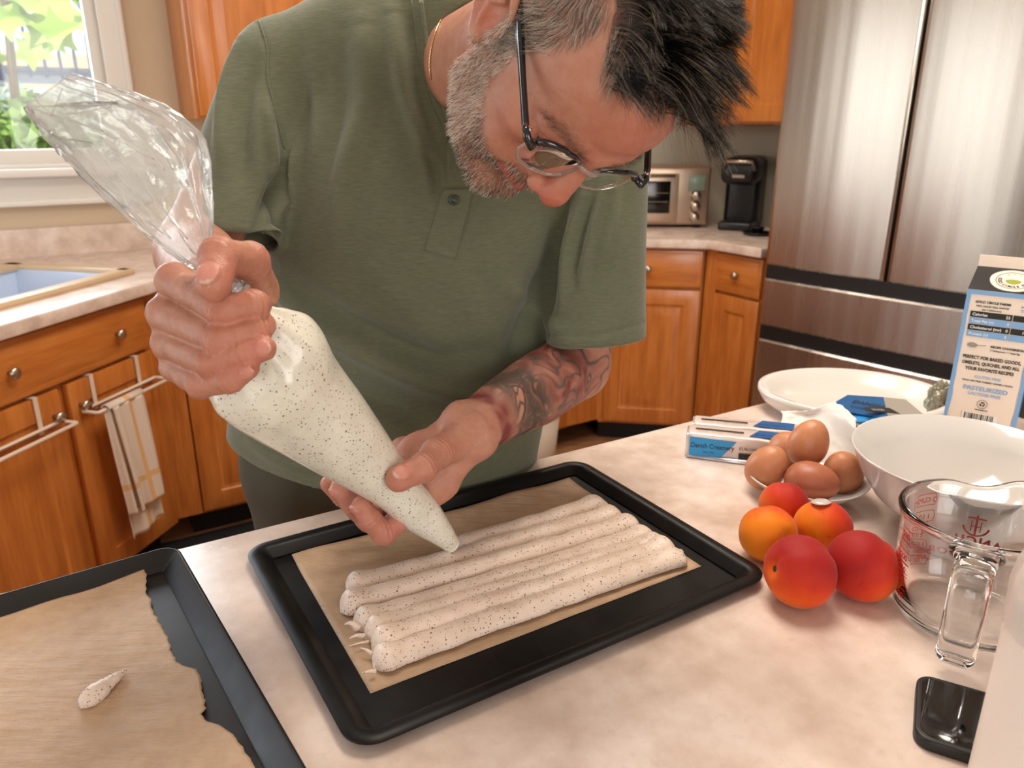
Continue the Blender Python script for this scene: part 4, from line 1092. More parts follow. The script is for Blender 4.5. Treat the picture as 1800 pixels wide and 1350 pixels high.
e_, f_ = onz(1640, 742, .950), onz(1592, 702, .960)
card(bx, 'grey_panel', [b_, e_, f_, c_], M_CARD)
g_, h_ = onz(1565, 753, .948), onz(1500, 742, .948)
card(bx, 'cyan_panel', [h_, g_, b_ + np.array([0, 0, .0005]), a_ + np.array([.02, -.008, -.002])], M_CYAN)
i_, j_ = onz(1570, 764, .940), onz(1510, 756, .940)
card(bx, 'tan_flap', [j_, i_, g_ + np.array([.004, 0, 0]), h_ + np.array([.006, 0, 0])], M_TANC)
def panel_matrix(o, p, q):
    x = np.asarray(p) - o; x /= np.linalg.norm(x); y = np.asarray(q) - o; y -= x * (y @ x); y /= np.linalg.norm(y); z = np.cross(x, y)
    L = np.array(wmat(bx).translation); return facem(np.asarray(o) - L, x, y, z)
MB_ = panel_matrix(a_, b_, d_)
flat_text('lettering', 'DANISH', .013, M_INK, bx, MB_, .024, .030, bold=.0002); flat_text('lettering', 'Creamery', .010, M_INK, bx, MB_, .028, .016)
MG_ = panel_matrix(b_, e_, c_)
flat_poly('black_label', [(-.022, .022), (.034, .020), (.028, .036), (-.018, .034)], M_INK, bx, MG_)
flat_text('lettering', 'SALTED', .006, plain('white_print', rgb(230, 226, 220), .5), bx, MG_, -.008, .026); flat_text('lettering', '4 STICKS', .005, M_INK, bx, MG_, .0, .010)
flat_text('lettering', '80', .014, M_INK, bx, panel_matrix(j_, i_, h_), .024, .002, bold=.0004)
# grey-green crumpled foil at the back of the dish
fcp = onz(1648, 712, .945); n_ = 26; V = []
for i in range(n_):
    for j in range(20):
        th = math.pi * i / (n_ - 1); ph = 2 * math.pi * j / 20
        d = np.array([math.sin(th) * math.cos(ph), math.sin(th) * math.sin(ph), math.cos(th)])
        r = 1 + .35 * mnoise.noise(Vector(d * 2.2)) + .25 * abs(mnoise.noise(Vector(d * 5)))
        V.append(d * r * np.array([.017, .012, .027]))
fw_ = mk('crumpled_wrapper', V, grid_faces(n_, 20, True), plain('grey_green_foil', rgb(150, 148, 130), .35, .55), smooth=False)
fw_.location = fcp + np.array([.0, .0, .008]); tag(fw_, 'grey-green crumpled foil wrapper between the scale and the egg white carton', 'wrapper')

# ------------------------------------------------------------------ egg white carton
c0 = V2(.646, 1.081); cdx = V2(.82, -.572); ca_ = math.atan2(cdx[1], cdx[0])
ctn = thing('egg_white_carton', 'gable-top carton of liquid egg whites with a blue border and a barcode', 'carton', (*c0, .9102), ca_)
CWd, CHh, RH, FH = .092, .222, .027, .016
M_CTN = plain('cream_carton', rgb(238, 222, 206), .45); M_CTB = plain('light_blue_print', rgb(124, 170, 216), .45); M_CTK = plain('carton_black', rgb(30, 28, 26), .4)
v = [(0, 0, 0), (CWd, 0, 0), (CWd, CWd, 0), (0, CWd, 0), (0, 0, CHh), (CWd, 0, CHh), (CWd, CWd, CHh), (0, CWd, CHh),
     (.004, CWd / 2 - .002, CHh + RH), (CWd - .004, CWd / 2 - .002, CHh + RH), (CWd - .004, CWd / 2 + .002, CHh + RH), (.004, CWd / 2 + .002, CHh + RH),
     (.004, CWd / 2 - .002, CHh + RH + FH), (CWd - .004, CWd / 2 - .002, CHh + RH + FH), (CWd - .004, CWd / 2 + .002, CHh + RH + FH), (.004, CWd / 2 + .002, CHh + RH + FH),
     (.020, CWd / 2, CHh + .010), (CWd - .020, CWd / 2, CHh + .010)]
f = [(0, 1, 5, 4), (1, 2, 6, 5), (2, 3, 7, 6), (3, 0, 4, 7), (3, 2, 1, 0), (4, 5, 9, 8), (6, 7, 11, 10), (8, 9, 13, 12), (9, 10, 14, 13), (10, 11, 15, 14), (11, 8, 12, 15), (12, 13, 14, 15),
     (5, 6, 17), (5, 17, 9), (17, 6, 10), (9, 17, 10), (7, 4, 16), (4, 8, 16), (16, 11, 7), (8, 11, 16)]
mk('box', v, f, M_CTN, ctn)
FF = facem((0, -.0006, 0), (1, 0, 0), (0, 0, 1), (0, -1, 0))
rl = math.hypot(RH, CWd / 2 - .002); RF = facem((0, -.0008, CHh), (1, 0, 0), (0, (CWd / 2 - .002) / rl, RH / rl), (0, -RH / rl, (CWd / 2 - .002) / rl))
SF = facem((CWd + .0006, 0, 0), (0, 1, 0), (0, 0, 1), (1, 0, 0))
flat_poly('black_roof', [(0, .001), (CWd, .001), (CWd - .004, rl), (.004, rl)], M_CTK, ctn, RF)
def blob(cx, cy, rx, ry, n=28, w=.0): return [(cx + rx * math.cos(a) * (1 + w * math.sin(3 * a)), cy + ry * math.sin(a) * (1 + w * math.cos(2 * a))) for a in np.linspace(0, 2 * math.pi, n, endpoint=False)]
def lift(M, d): return M @ Matrix.Translation(Vector((0, 0, d)))
LCx, LCy = CWd * .56, rl * .50
flat_poly('emblem', blob(LCx, LCy, .0285, .0225, 36, .02), M_CTN, ctn, lift(RF, .0003))
a = np.linspace(0, 2 * np.pi, 40, endpoint=False)
for r0, r1, mt_, nm in ((.0215, .0205, M_CTK, 'emblem_ring'),):
    V = [(LCx + r * math.cos(x), LCy + .80 * r * math.sin(x), 0) for x in a for r in (r0, r1)]
    o = mk(nm, V, [(2 * i, 2 * ((i + 1) % 40), 2 * ((i + 1) % 40) + 1, 2 * i + 1) for i in range(40)], mt_, ctn); o.data.transform(lift(RF, .0008))
M_OLIVE = plain('olive_print', rgb(150, 156, 50), .5)
flat_poly('emblem_hill', [(LCx + .0095 * math.cos(x), LCy - .001 + .0065 * math.sin(x) * (1 if x > math.pi else .5)) for x in np.linspace(0, 2 * math.pi, 20, endpoint=False)], M_OLIVE, ctn, lift(RF, .0006))
def arc_text(s, r, a_mid, span, size, M, up=True):
    out = []
    for i, ch in enumerate(s):
        if ch == ' ': continue
        t_ = (i / (len(s) - 1) - .5) * span; an = a_mid + (-t_ if up else t_)
        v, f = text_vf(ch, size, 0, 'CENTER', 1, .0002); rot = an - math.pi / 2 if up else an + math.pi / 2
        if not up: v[:, 1] -= 0
        c, si = math.cos(rot), math.sin(rot); rr = r if up else r + size * .7
        out.append((np.stack([LCx + rr * math.cos(an) + c * v[:, 0] - si * v[:, 1], LCy + .8 * (rr * math.sin(an)) + (si * v[:, 0] + c * v[:, 1]) * .9, np.zeros(len(v))], 1), f))
    o = mk('emblem_lettering', *join(*out), M_CTK, ctn); o.data.transform(lift(M, .0009)); o['kind'] = 'stuff'
arc_text('GOLD CIRCLE FARMS', .0140, -math.pi / 2, 3.5, .0062, RF, False)
arc_text('* * *', .0125, math.pi / 2, .9, .0055, RF, True)
# blue border down the sides with a wavy inner edge
def wavy(x0, x1, seed):
    L = [(x0, z) for z in (.0, CHh)]; inner = []
    for i in range(24):
        z = CHh * (1 - i / 23); inner.append((x1 + (.0022 * mnoise.noise(Vector((z * 40, seed, 0)))) , z))
    return L + inner
flat_poly('blue_border', [(.0, 0), (.0, CHh)][::1] + [(x, z) for x, z in wavy(0, .0055, 1.0)[2:]], M_CTB, ctn, FF)
flat_poly('blue_border', [(CWd, 0), (CWd, CHh)] + [(x, z) for x, z in wavy(CWd, CWd - .0055, 4.0)[2:]], M_CTB, ctn, FF)
flat_poly('blue_border', [(.0, CHh - .006), (CWd, CHh - .006), (CWd, CHh), (0, CHh)], M_CTB, ctn, lift(FF, .0001))
flat_poly('blue_border', [(.0, 0), (.004, 0), (.004, CHh), (0, CHh)], M_CTB, ctn, SF)
M_WPR = plain('white_carton_print', rgb(240, 236, 230), .5)
def ft(s, size, mat, x, y, al='LEFT', bold=.0001, sx=1.0): flat_text('lettering', s, size, mat, ctn, FF, x, y, al, bold, 1.0, 0, sx)
ft('GOLD CIRCLE FARMS', .0045, M_INK, .034, .2045, 'CENTER', .0002); ft('100% LIQUID EGG WHITES', .0034, M_INK, .034, .1990, 'CENTER'); ft('(per 3 tablespoons)', .003, M_INK, .034, .1945, 'CENTER')
ft('one large', .0034, M_INK, .074, .2040, 'CENTER'); ft('EGG', .0055, M_CTB, .074, .1975, 'CENTER')
rows = (('Calories', '25', '70', M_CTK), ('Total Fat (g)', '0', '5', M_CTB), ('Cholesterol (mg)', '0', '185', M_CTK), ('Protein (g)', '5', '6', M_CTB))
for i, (n1, n2, n3, m_) in enumerate(rows):
    y = .1855 - i * .0094
    flat_poly('table_row', [(.009, y - .0018), (.060, y - .0018), (.060, y + .0068), (.009, y + .0068)], m_, ctn, FF); flat_poly('table_row', [(.0612, y - .0018), (.085, y - .0018), (.085, y + .0068), (.0612, y + .0068)], m_, ctn, FF)
    ft(n1, .0056, M_WPR, .0115, y + .0006); ft(n2, .0056, M_WPR, .058, y + .0006, 'RIGHT'); ft(n3, .0056, M_WPR, .083, y + .0006, 'RIGHT')
flat_poly('spoon_print', blob(.019, .1430, .0065, .0036, 20), M_GREYI, ctn, FF); flat_poly('spoon_print', [(.025, .1425), (.036, .1440), (.036, .1448), (.025, .1437)], M_GREYI, ctn, FF)
ft('RECIPE CONVERSION', .0042, M_INK, .062, .1425, 'CENTER', .0002); ft('3 Tablespoons = 1 Large Egg', .0031, M_INK, .060, .1375, 'CENTER')
ft('PERFECT FOR BAKED GOODS,', .0066, M_INK, CWd / 2, .1235, 'CENTER', .00025, .80); ft('OMELETS, QUICHES, AND ALL', .0066, M_INK, CWd / 2, .1150, 'CENTER', .00025, .80); ft('YOUR FAVORITE RECIPES', .0066, M_INK, CWd / 2, .1065, 'CENTER', .00025, .80)
ft('GLUTEN FREE', .0054, M_CTB, CWd / 2, .0955, 'CENTER'); ft('*EGGS ARE FREE FARMED UNDER A BARN', .0034, M_INK, CWd / 2, .0895, 'CENTER')
ft('PASTEURIZED', .0090, M_CTB, CWd / 2, .0770, 'CENTER', .0002); ft('LACTOSE FREE', .0062, M_CTB, CWd / 2, .0695, 'CENTER')
V = [(CWd / 2 + r * math.cos(x), .0575 + r * math.sin(x), 0) for x in a for r in (.0066, .0060)]
o = mk('recycle_mark', V, [(2 * i, 2 * ((i + 1) % 40), 2 * ((i + 1) % 40) + 1, 2 * i + 1) for i in range(40)], M_INK, ctn); o.data.transform(lift(FF, .0004))
for k in range(3):
    an = math.pi / 2 + k * 2.094; c_ = V2(CWd / 2 + .0024 * math.cos(an), .0575 + .0024 * math.sin(an)); d_ = V2(-math.sin(an), math.cos(an)); e_ = V2(math.cos(an), math.sin(an))
    flat_poly('recycle_arrow', [tuple(c_ + d_ * p + e_ * q) for p, q in ((-.0024, -.0007), (.0004, -.0007), (.0004, -.0016), (.0024, 0), (.0004, .0016), (.0004, .0007), (-.0024, .0007))], M_INK, ctn, FF)
ft('REFRIGERATE', .0026, M_INK, CWd / 2, .0475, 'CENTER')
rg = np.random.default_rng(5); x = .026; bars = []
flat_poly('barcode_ground', [(.023, .012), (.068, .012), (.068, .043), (.023, .043)], M_WPR, ctn, FF)
while x < .064:
    w_ = rg.choice([.0006, .0011, .0017]); bars.append(([(x, .016 if len(bars) % 9 else .013, 0), (x + w_, .016 if len(bars) % 9 else .013, 0), (x + w_, .042, 0), (x, .042, 0)], [(0, 1, 2, 3)])); x += w_ + rg.choice([.0006, .0010, .0014])
o = mk('barcode', *join(*bars), M_INK, ctn); o.data.transform(lift(FF, .0006)); o['kind'] = 'stuff'
for i in range(26): flat_text('lettering', 'KEEP REFRIGERATED'[:8 + i % 9], .0038, M_INK, ctn, SF, .012, .196 - i * .0058)
# ------------------------------------------------------------------ signed-distance modelling of the figure (camera axes, metres)
def w2c(p): return (np.asarray(p, float) - CO) @ MW
def smin(a, b, k):
    h = np.clip(.5 + .5 * (b - a) / k, 0, 1); return b + (a - b) * h - k * h * (1 - h)
def smax(a, b, k): return -smin(-a, -b, k)
def rc(a, b, ra, rb):
    a = np.asarray(a, float); ab = np.asarray(b, float) - a; L = ab @ ab + 1e-12
    def f(P):
        q = P - a; t = np.clip(q @ ab / L, 0, 1); return np.linalg.norm(q - t[:, None] * ab, axis=1) - (ra + (rb - ra) * t)
    return f
def chain(pts, rs):
    segs = [rc(pts[i], pts[i + 1], rs[i], rs[i + 1]) for i in range(len(pts) - 1)]
    def f(P):
        d = segs[0](P)
        for s in segs[1:]: d = np.minimum(d, s(P))
        return d
    return f
def ell(c, r, R=None):
    c = np.asarray(c, float); r = np.asarray(r, float)
    def f(P):
        q = P - c
        if R is not None: q = q @ R
        k0 = np.linalg.norm(q / r, axis=1); k1 = np.linalg.norm(q / (r * r), axis=1) + 1e-9
        return k0 * (k0 - 1) / k1
    return f
class SDF:
    def __init__(s): s.p = []
    def add(s, f, k=.008): s.p.append((f, 'u', k)); return s
    def sub(s, f, k=.004): s.p.append((f, 's', k)); return s
    def ev(s, P, idx=None, D=None):
        d = np.full(len(P), .2)
        for i in (range(len(s.p)) if idx is None else idx):
            f, op, k = s.p[i]; v = f(P) if D is None else D[i]
            d = smin(d, v, k) if op == 'u' else smax(d, -v, k)
        return d
    def hit(s, px, py, off=0.0, d0=.35):
        """where the view rays of photo pixels first meet the surface"""
        px = np.atleast_1d(np.asarray(px, float)); py = np.atleast_1d(np.asarray(py, float))
        r = np.stack([(px - 900) / FPX, -(py - 675) / FPX, -np.ones(len(px))], 1); t = np.full(len(px), d0)
        for _ in range(90): t = t + .7 * (s.ev(r * t[:, None]) - off) / np.linalg.norm(r, axis=1)
        return r * t[:, None]
    def grad(s, P, e=.0015):
        G_ = np.stack([s.ev(P + e * np.eye(3)[i]) - s.ev(P - e * np.eye(3)[i]) for i in range(3)], 1)
        return G_ / (np.linalg.norm(G_, axis=1)[:, None] + 1e-12)
    def mesh(s, h, lo, hi, n=14, margin=.02):
        lo = np.asarray(lo, float); hi = np.asarray(hi, float); B = h * n
        nb = np.ceil((hi - lo) / B).astype(int)
        I = np.stack(np.meshgrid(*[np.arange(k) for k in nb], indexing='ij'), -1).reshape(-1, 3)
        Cn = lo + (I + .5) * B; hd = B * math.sqrt(3) / 2
        D = np.stack([f(Cn) for f, _, _ in s.p]); tot = s.ev(Cn, D=D)
        act = np.where(np.abs(tot) < hd * 1.35 + .004)[0]
        g = np.arange(n + 1); G3 = np.stack(np.meshgrid(g, g, g, indexing='ij'), -1).reshape(-1, 3)
        ks = np.array([k for _, _, k in s.p]); m = n + 1
        VK = []; VP = []; QK = []
        BIG = 1 << 20
        key = lambda a: (a[:, 0] * BIG + a[:, 1]) * BIG + a[:, 2]
        for b in act:
            idx = np.where(D[:, b] < hd * 1.15 + ks + margin)[0]
            if not len(idx): continue
            P = lo + (I[b] * n + G3) * h; d = s.ev(P, idx).reshape(m, m, m)
            if d.min() > 0 or d.max() < 0: continue
            ins = d < 0
            cs = [(x, y, z) for x in (0, 1) for y in (0, 1) for z in (0, 1)]
            cnt = sum(ins[x:x + n, y:y + n, z:z + n].astype(int) for x, y, z in cs)
            cell = np.argwhere((cnt > 0) & (cnt < 8))
            if len(cell):
                acc = np.zeros((len(cell), 3)); w = np.zeros(len(cell))
                for ax in range(3):
                    o1, o2 = [a_ for a_ in range(3) if a_ != ax]
                    for u in (0, 1):
                        for v in (0, 1):
                            p = cell.copy(); p[:, o1] += u; p[:, o2] += v; q = p.copy(); q[:, ax] += 1
                            a = d[p[:, 0], p[:, 1], p[:, 2]]; c = d[q[:, 0], q[:, 1], q[:, 2]]; x = (a < 0) != (c < 0)
                            t = np.where(x, a / np.where(x, a - c, 1), 0)
                            pt = p.astype(float); pt[:, ax] += t; acc += np.where(x[:, None], pt, 0); w += x
                VK.append(key(cell + I[b] * n)); VP.append(lo + (acc / w[:, None] + I[b] * n) * h)
            for ax in range(3):
                o1, o2 = (ax + 1) % 3, (ax + 2) % 3
                s0 = [slice(0, n)] * 3; s1 = list(s0); s1[ax] = slice(1, n + 1)
                A_ = ins[tuple(s0)]; Bq = ins[tuple(s1)]; e = np.argwhere(A_ != Bq)
                if not len(e): continue
                fl = A_[e[:, 0], e[:, 1], e[:, 2]]; e = e + I[b] * n
                c0 = e.copy(); c1 = e.copy(); c1[:, o1] -= 1; c2 = c1.copy(); c2[:, o2] -= 1; c3 = e.copy(); c3[:, o2] -= 1
                q = np.stack([key(c0), key(c1), key(c2), key(c3)], 1); q[~fl] = q[~fl][:, ::-1]; QK.append(q)
        VK = np.concatenate(VK); VP = np.concatenate(VP); QK = np.concatenate(QK)
        o = np.argsort(VK); VK = VK[o]; VP = VP[o]
        ix = np.clip(np.searchsorted(VK, QK), 0, len(VK) - 1); ok = (VK[ix] == QK).all(1)
        return VP, ix[ok]
def vert_normals(V, Q):
    n = np.cross(V[Q[:, 2]] - V[Q[:, 0]], V[Q[:, 3]] - V[Q[:, 1]]); N = np.zeros_like(V)
    for k in range(4): np.add.at(N, Q[:, k], n)
    return N / (np.linalg.norm(N, axis=1)[:, None] + 1e-12)
def fast_mesh(name, V, Q, mat, parent, colors=None, attrs=None):
    """V in camera axes"""
    Wv = c2w(V); mi = np.array(wmat(parent).inverted()); Wv = Wv @ mi[:3, :3].T + mi[:3, 3]
    me = bpy.data.meshes.new(name); nv, nq = len(Wv), len(Q)
    me.vertices.add(nv); me.vertices.foreach_set('co', Wv.astype(np.float32).ravel())
    me.loops.add(nq * 4); me.loops.foreach_set('vertex_index', Q.astype(np.int32).ravel())
    me.polygons.add(nq); me.polygons.foreach_set('loop_start', (np.arange(nq) * 4).astype(np.int32))
    me.polygons.foreach_set('use_smooth', np.ones(nq, bool)); me.update(calc_edges=True)
    if colors is not None:
        a = me.color_attributes.new('Col', 'FLOAT_COLOR', 'POINT'); a.data.foreach_set('color', np.c_[colors, np.ones(nv)].astype(np.float32).ravel())
    for k, v in (attrs or {}).items():
        a = me.attributes.new(k, 'FLOAT', 'POINT'); a.data.foreach_set('value', np.asarray(v, np.float32))
    me.materials.append(mat); o = bpy.data.objects.new(name, me); return setup(o, parent)
def seg_dist(P, pts):
    """distance of points to a polyline and the parameter along it"""
    pts = np.asarray(pts, float); best = np.full(len(P), 9.); par = np.zeros(len(P)); n = len(pts) - 1
    for i in range(n):
        ab = pts[i + 1] - pts[i]; q = P - pts[i]; t = np.clip(q @ ab / (ab @ ab + 1e-12), 0, 1); d = np.linalg.norm(q - t[:, None] * ab, axis=1)
        m = d < best; best[m] = d[m]; par[m] = (i + t[m]) / n
    return best, par
def blend(c, col, w): return c + (np.asarray(col)[:3] - c) * w[:, None]
def sst(x, a, b): t = np.clip((x - a) / (b - a), 0, 1); return t * t * (3 - 2 * t)

# ---- head frame: columns are the man's left, up and forward directions, origin midway between the ears
HR = np.array([[.751, -.059, -.657], [.659, .101, .745], [.023, -.993, .115]]).T
_q, _, _v = np.linalg.svd(HR); HR = _q @ _v
HT = np.array([.0448, .278, -.6652])
def H(l, u, f): return HR @ np.array([l, u, f], float) + HT
def toH(P): return (P - HT) @ HR
def HE(l, u, f, a, b, c): return ell(H(l, u, f), (a, b, c), HR)
def HC(pts, rs): return chain([H(*p) for p in pts], rs if hasattr(rs, '__len__') else [rs] * len(pts))

body = SDF()
# neck and hidden trunk first
N0 = cc(806, 128, .895); NB = H(0, -.030, -.030)
body.add(chain([N0, NB, H(0, .03, -.02)], [.058, .057, .06]), .02)
SR, SL2 = cc(480, 125, .91), cc(1058, 255, .935)
ER, EL = cc(345, 447, .885), cc(1010, 642, .995)
WR, WL = cc(380, 512, .672), cc(826, 757, .805)
body.add(chain([SR + np.array([.01, -.012, -.01]), N0 + np.array([0, -.02, -.02]), SL2 + np.array([0, -.015, -.015])], [.036, .036, .036]), .012)
body.add(chain([N0 + np.array([0, -.02, -.02]), cc(730, 450, 1.0), cc(685, 820, 1.12)], [.05, .07, .08]), .015)
# arms
body.add(chain([SR, ER], [.045, .040]), .02); body.add(chain([ER, cc(360, 475, .78), WR], [.042, .041, .029]), .02)
body.add(chain([SL2, cc(1048, 450, .955), EL], [.040, .039, .042]), .02); body.add(chain([EL, cc(935, 690, .905), cc(880, 722, .85), WL], [.0445, .0410, .0340, .0265]), .012)
body.add(rc(cc(812, 738, .815), cc(842, 772, .798), .019, .019), .010)
# skull and face
body.add(HE(0, .045, -.002, .0765, .086, .097), .015)
body.add(HE(0, .056, .044, .060, .046, .0535), .02)
body.add(HE(0, .0, .035, .062, .060, .054), .02)
for s in (-1, 1):
    body.add(HE(s * .047, -.004, .055, .019, .016, .026), .016)
    body.add(HC([(s * .064, -.005, .0), (s * .059, -.060, .004), (s * .043, -.083, .043), (s * .014, -.096, .074)], [.012, .0125, .014, .014]), .014)
    body.add(HE(s * .036, -.040, .038, .026, .038, .042), .016)
body.add(HE(0, -.035, .058, .042, .036, .037), .014)
body.add(HE(0, -.064, .018, .048, .030, .052), .02)
body.add(HE(0, -.095, .070, .023, .017, .0185), .010)
body.add(HC([(-.046, .034, .072), (-.026, .0375, .0905), (-.008, .0335, .0955), (0, .031, .0955), (.008, .0335, .0955), (.026, .0375, .0905), (.046, .034, .072)], .0078), .010)
for s in (-1, 1):
    body.sub(HE(s * .033, .014, .100, .0185, .0125, .018), .012)
    body.add(HE(s * .0325, .0155, .0755, .0150, .0128, .0132), .004)
    body.add(HC([(s * .017, .021, .084), (s * .030, .0255, .0885), (s * .046, .020, .078)], [.004, .005, .0045]), .006)
    body.add(HC([(s * .018, .006, .084), (s * .032, .003, .0855), (s * .046, .008, .077)], [.003, .0036, .003]), .006)
body.add(HC([(0, .031, .090), (0, .012, .1025), (0, -.010, .1125)], [.0075, .0088, .0105]), .008)
body.add(HE(0, -.0185, .1115, .0128, .0122, .0128), .007)
for s in (-1, 1):
    body.add(HE(s * .0125, -.0255, .1005, .0086, .0084, .0115), .005)
body.add(HC([(-.024, -.0545, .079), (-.010, -.0495, .0915), (0, -.0515, .093), (.010, -.0495, .0915), (.024, -.0545, .079)], [.003, .0052, .0050, .0052, .003]), .006)
body.add(HC([(-.021, -.0585, .079), (0, -.0610, .0915), (.021, -.0585, .079)], [.0035, .0066, .0035]), .006)
for s in (-1, 1): body.sub(HE(s * .0068, -.0335, .1035, .0040, .0045, .0062), .003)
body.sub(HC([(-.026, -.0562, .082), (-.010, -.0555, .0965), (0, -.0562, .0985), (.010, -.0555, .0965), (.026, -.0562, .082)], .0014), .003)
for s in (-1, 1): body.sub(HC([(s * .0165, -.024, .0985), (s * .024, -.038, .092), (s * .029, -.050, .083)], .0012), .006)   # nasolabial fold
for s in (-1, 1):   # upper lid crease over the downcast eye
    body.sub(HC([(s * .019, .0185, .0905), (s * .032, .0215, .0915), (s * .045, .0155, .081)], .0007), .0025)
# ears
for s in (-1, 1):
    body.add(ell(H(s * .0795, .004, -.013), (.0042, .029, .018), HR @ np.array(Matrix.Rotation(s * -.42, 3, 'Y'))), .006)
    body.add(HC([(s * .0750, .004, .005), (s * .0800, .024, .004), (s * .0850, .034, -.008), (s * .0900, .030, -.022), (s * .0905, .012, -.030), (s * .0870, -.008, -.025), (s * .0810, -.022, -.012)], [.0030, .0034, .0036, .0038, .0036, .0034, .0045]), .0035)
    body.add(HC([(s * .0845, .020, -.010), (s * .0865, .006, -.018), (s * .0825, -.014, -.010)], [.0028, .0032, .0030]), .0035)
    body.add(HE(s * .0775, -.0235, -.006, .0050, .0085, .0075), .005)
    body.add(HE(s * .0755, -.004, .0045, .0040, .0060, .0045), .004)
    body.sub(HE(s * .0860, -.002, -.004, .0075, .0100, .0062), .004)

# ---- hands: joints as (photo x, photo y, depth)
def J(*q): return [cc(*p) for p in q]
FR = {  # right fist round the neck of the bag
    'index': (J((306, 493, .603), (392, 545, .556), (446, 537, .561), (455, 536, .582)), [.0130, .0118, .0110, .0095]),
    'middle': (J((291, 552, .606), (390, 597, .557), (448, 583, .562), (463, 572, .580)), [.0132, .0120, .0110, .0095]),
    'ring': (J((297, 603, .610), (373, 639, .562), (428, 624, .556), (464, 613, .556)), [.0125, .0112, .0103, .0090]),
    'pinky': (J((309, 645, .616), (352, 676, .575), (404, 668, .560), (436, 648, .556)), [.0112, .0100, .0092, .0080]),
    'thumb': (J((450, 510, .628), (437, 460, .585), (385, 450, .545), (376, 500, .530)), [.0180, .0145, .0132, .0122])}
FL = {  # left hand cradling the cone
    'index': (J((752, 872, .792), (674, 936, .764), (650, 912, .752), (634, 889, .746)), [.0130, .0116, .0105, .0092]),
    'middle': (J((732, 866, .806), (648, 914, .784), (620, 884, .772), (597, 858, .766)), [.0130, .0116, .0108, .0094]),
    'ring': (J((712, 850, .822), (630, 898, .808), (602, 872, .796), (578, 851, .790)), [.0122, .0108, .0100, .0088]),
    'pinky': (J((698, 826, .836), (640, 866, .838), (620, 852, .830), (604, 842, .826)), [.0110, .0095, .0088, .0078]),
    'thumb': (J((800, 778, .782), (768, 797, .757), (744, 822, .731), (701, 842, .716)), [.0185, .0150, .0132, .0124])}
def hand(F, wrist, fan, palm):
    # metacarpals
    for i, nme in enumerate(('index', 'middle', 'ring', 'pinky')):
        m = F[nme][0][0]; body.add(chain([wrist + fan[i], m * .55 + (wrist + fan[i]) * .45, m], [.014, .0125, F[nme][1][0]]), .010)
    for c, r in palm: body.add(ell(c, r), .012)
    t, r = F['thumb']; body.add(chain([wrist * .35 + t[0] * .65, t[0]], [.018, r[0]]), .012)
    for nme in ('index', 'middle', 'ring', 'pinky', 'thumb'):
        p, r = F[nme]; body.add(chain(p, r), .0022)
        if nme != 'thumb': body.add(ell(p[0], (r[0] * 1.04,) * 3), .004)
        body.add(ell(p[1], (r[1] * 1.05,) * 3), .004); body.add(ell(p[2], (r[2] * 1.05,) * 3), .003)
hand(FR, WR, [np.array([-.014, .014, 0]), np.array([-.016, .004, .002]), np.array([-.012, -.008, 0]), np.array([-.004, -.018, 0])],
     [(cc(345, 560, .630), (.030, .036, .028)), (cc(400, 520, .630), (.026, .024, .030))])
hand(FL, WL, [np.array([.010, -.012, .006]), np.array([.004, -.004, 0]), np.array([-.004, .006, -.004]), np.array([-.010, .014, -.006])],
     [(cc(752, 812, .806), (.036, .034, .018)), (cc(712, 800, .828), (.020, .020, .014)), (cc(770, 838, .79), (.022, .026, .016))])
# nails: shallow plates set into the dorsal side of visible tips: (hand, finger, outward normal in camera axes, reach)
NAILS = [(FR['thumb'], np.array([-.05, .10, 1.0]), .0085, .0105, -.001), (FR['ring'], np.array([.15, -.05, 1.0]), .0062, .0070, .001), (FR['pinky'], np.array([.35, -.35, .9]), .0050, .0060, .001),
         (FL['thumb'], np.array([-.10, .45, .95]), .0082, .0095, -.002), (FL['index'], np.array([-.75, .25, .65]), .0060, .0070, .001), (FL['middle'], np.array([-.75, .35, .6]), .0060, .0070, .001)]
nail_info = []
for (p, r), nrm, wd, ln, back in NAILS:
    ax = p[3] - p[2]; ax /= np.linalg.norm(ax); nr = nrm - ax * (nrm @ ax); nr /= np.linalg.norm(nr); sd = np.cross(ax, nr)
    c = p[3] + ax * (back) + nr * (r[3] * .93)
    R_ = np.stack([sd, ax, nr], 1); nail_info.append((c, R_, wd, ln, r[3]))
    body.sub(ell(c + nr * .0016, (wd * 1.04, ln * 1.04, .0026), R_), .0006)
    body.add(ell(c - nr * .0012, (wd, ln, .0030), R_), .0004)

BV, BQ = body.mesh(.00145, (-.44, -.26, -1.24), (.22, .46, -.44))
# keep only the outer piece, drop what the shirt hides deep inside to stay light
BN = vert_normals(BV, BQ)
# knuckle creases
def creases(p, r, k, per=.0046, amp=.00045, w=.0065):
    ax = p[k + 1] - p[k - 1]; ax = ax / np.linalg.norm(ax); q = BV - p[k]; s_ = q @ ax; rad = np.linalg.norm(q - s_[:, None] * ax, axis=1)
    m = np.exp(-(s_ / w) ** 2) * (rad < r * 1.5); return -amp * m * np.cos(2 * np.pi * s_ / per)
dk = np.zeros(len(BV))
for F in (FR, FL):
    for nme, (p, r) in F.items():
        for k in (1, 2): dk += creases(p, r[k], k)
nh = np.minimum(np.linalg.norm(BV - cc(360, 560, .6), axis=1), np.linalg.norm(BV - cc(720, 850, .78), axis=1)) < .12
hi_ = np.where(nh)[0]; dk[hi_] += .00045 * vnoise(BV[hi_], 160.0, 8.0) + .0006 * vnoise(BV[hi_], 70.0, 2.0)
fi_ = np.where(np.linalg.norm(BV - HT, axis=1) < .15)[0]; dk[fi_] += .0005 * vnoise(BV[fi_], 90.0, 4.0) + .0003 * vnoise(BV[fi_], 220.0, 6.0)
BV = BV + BN * dk[:, None]
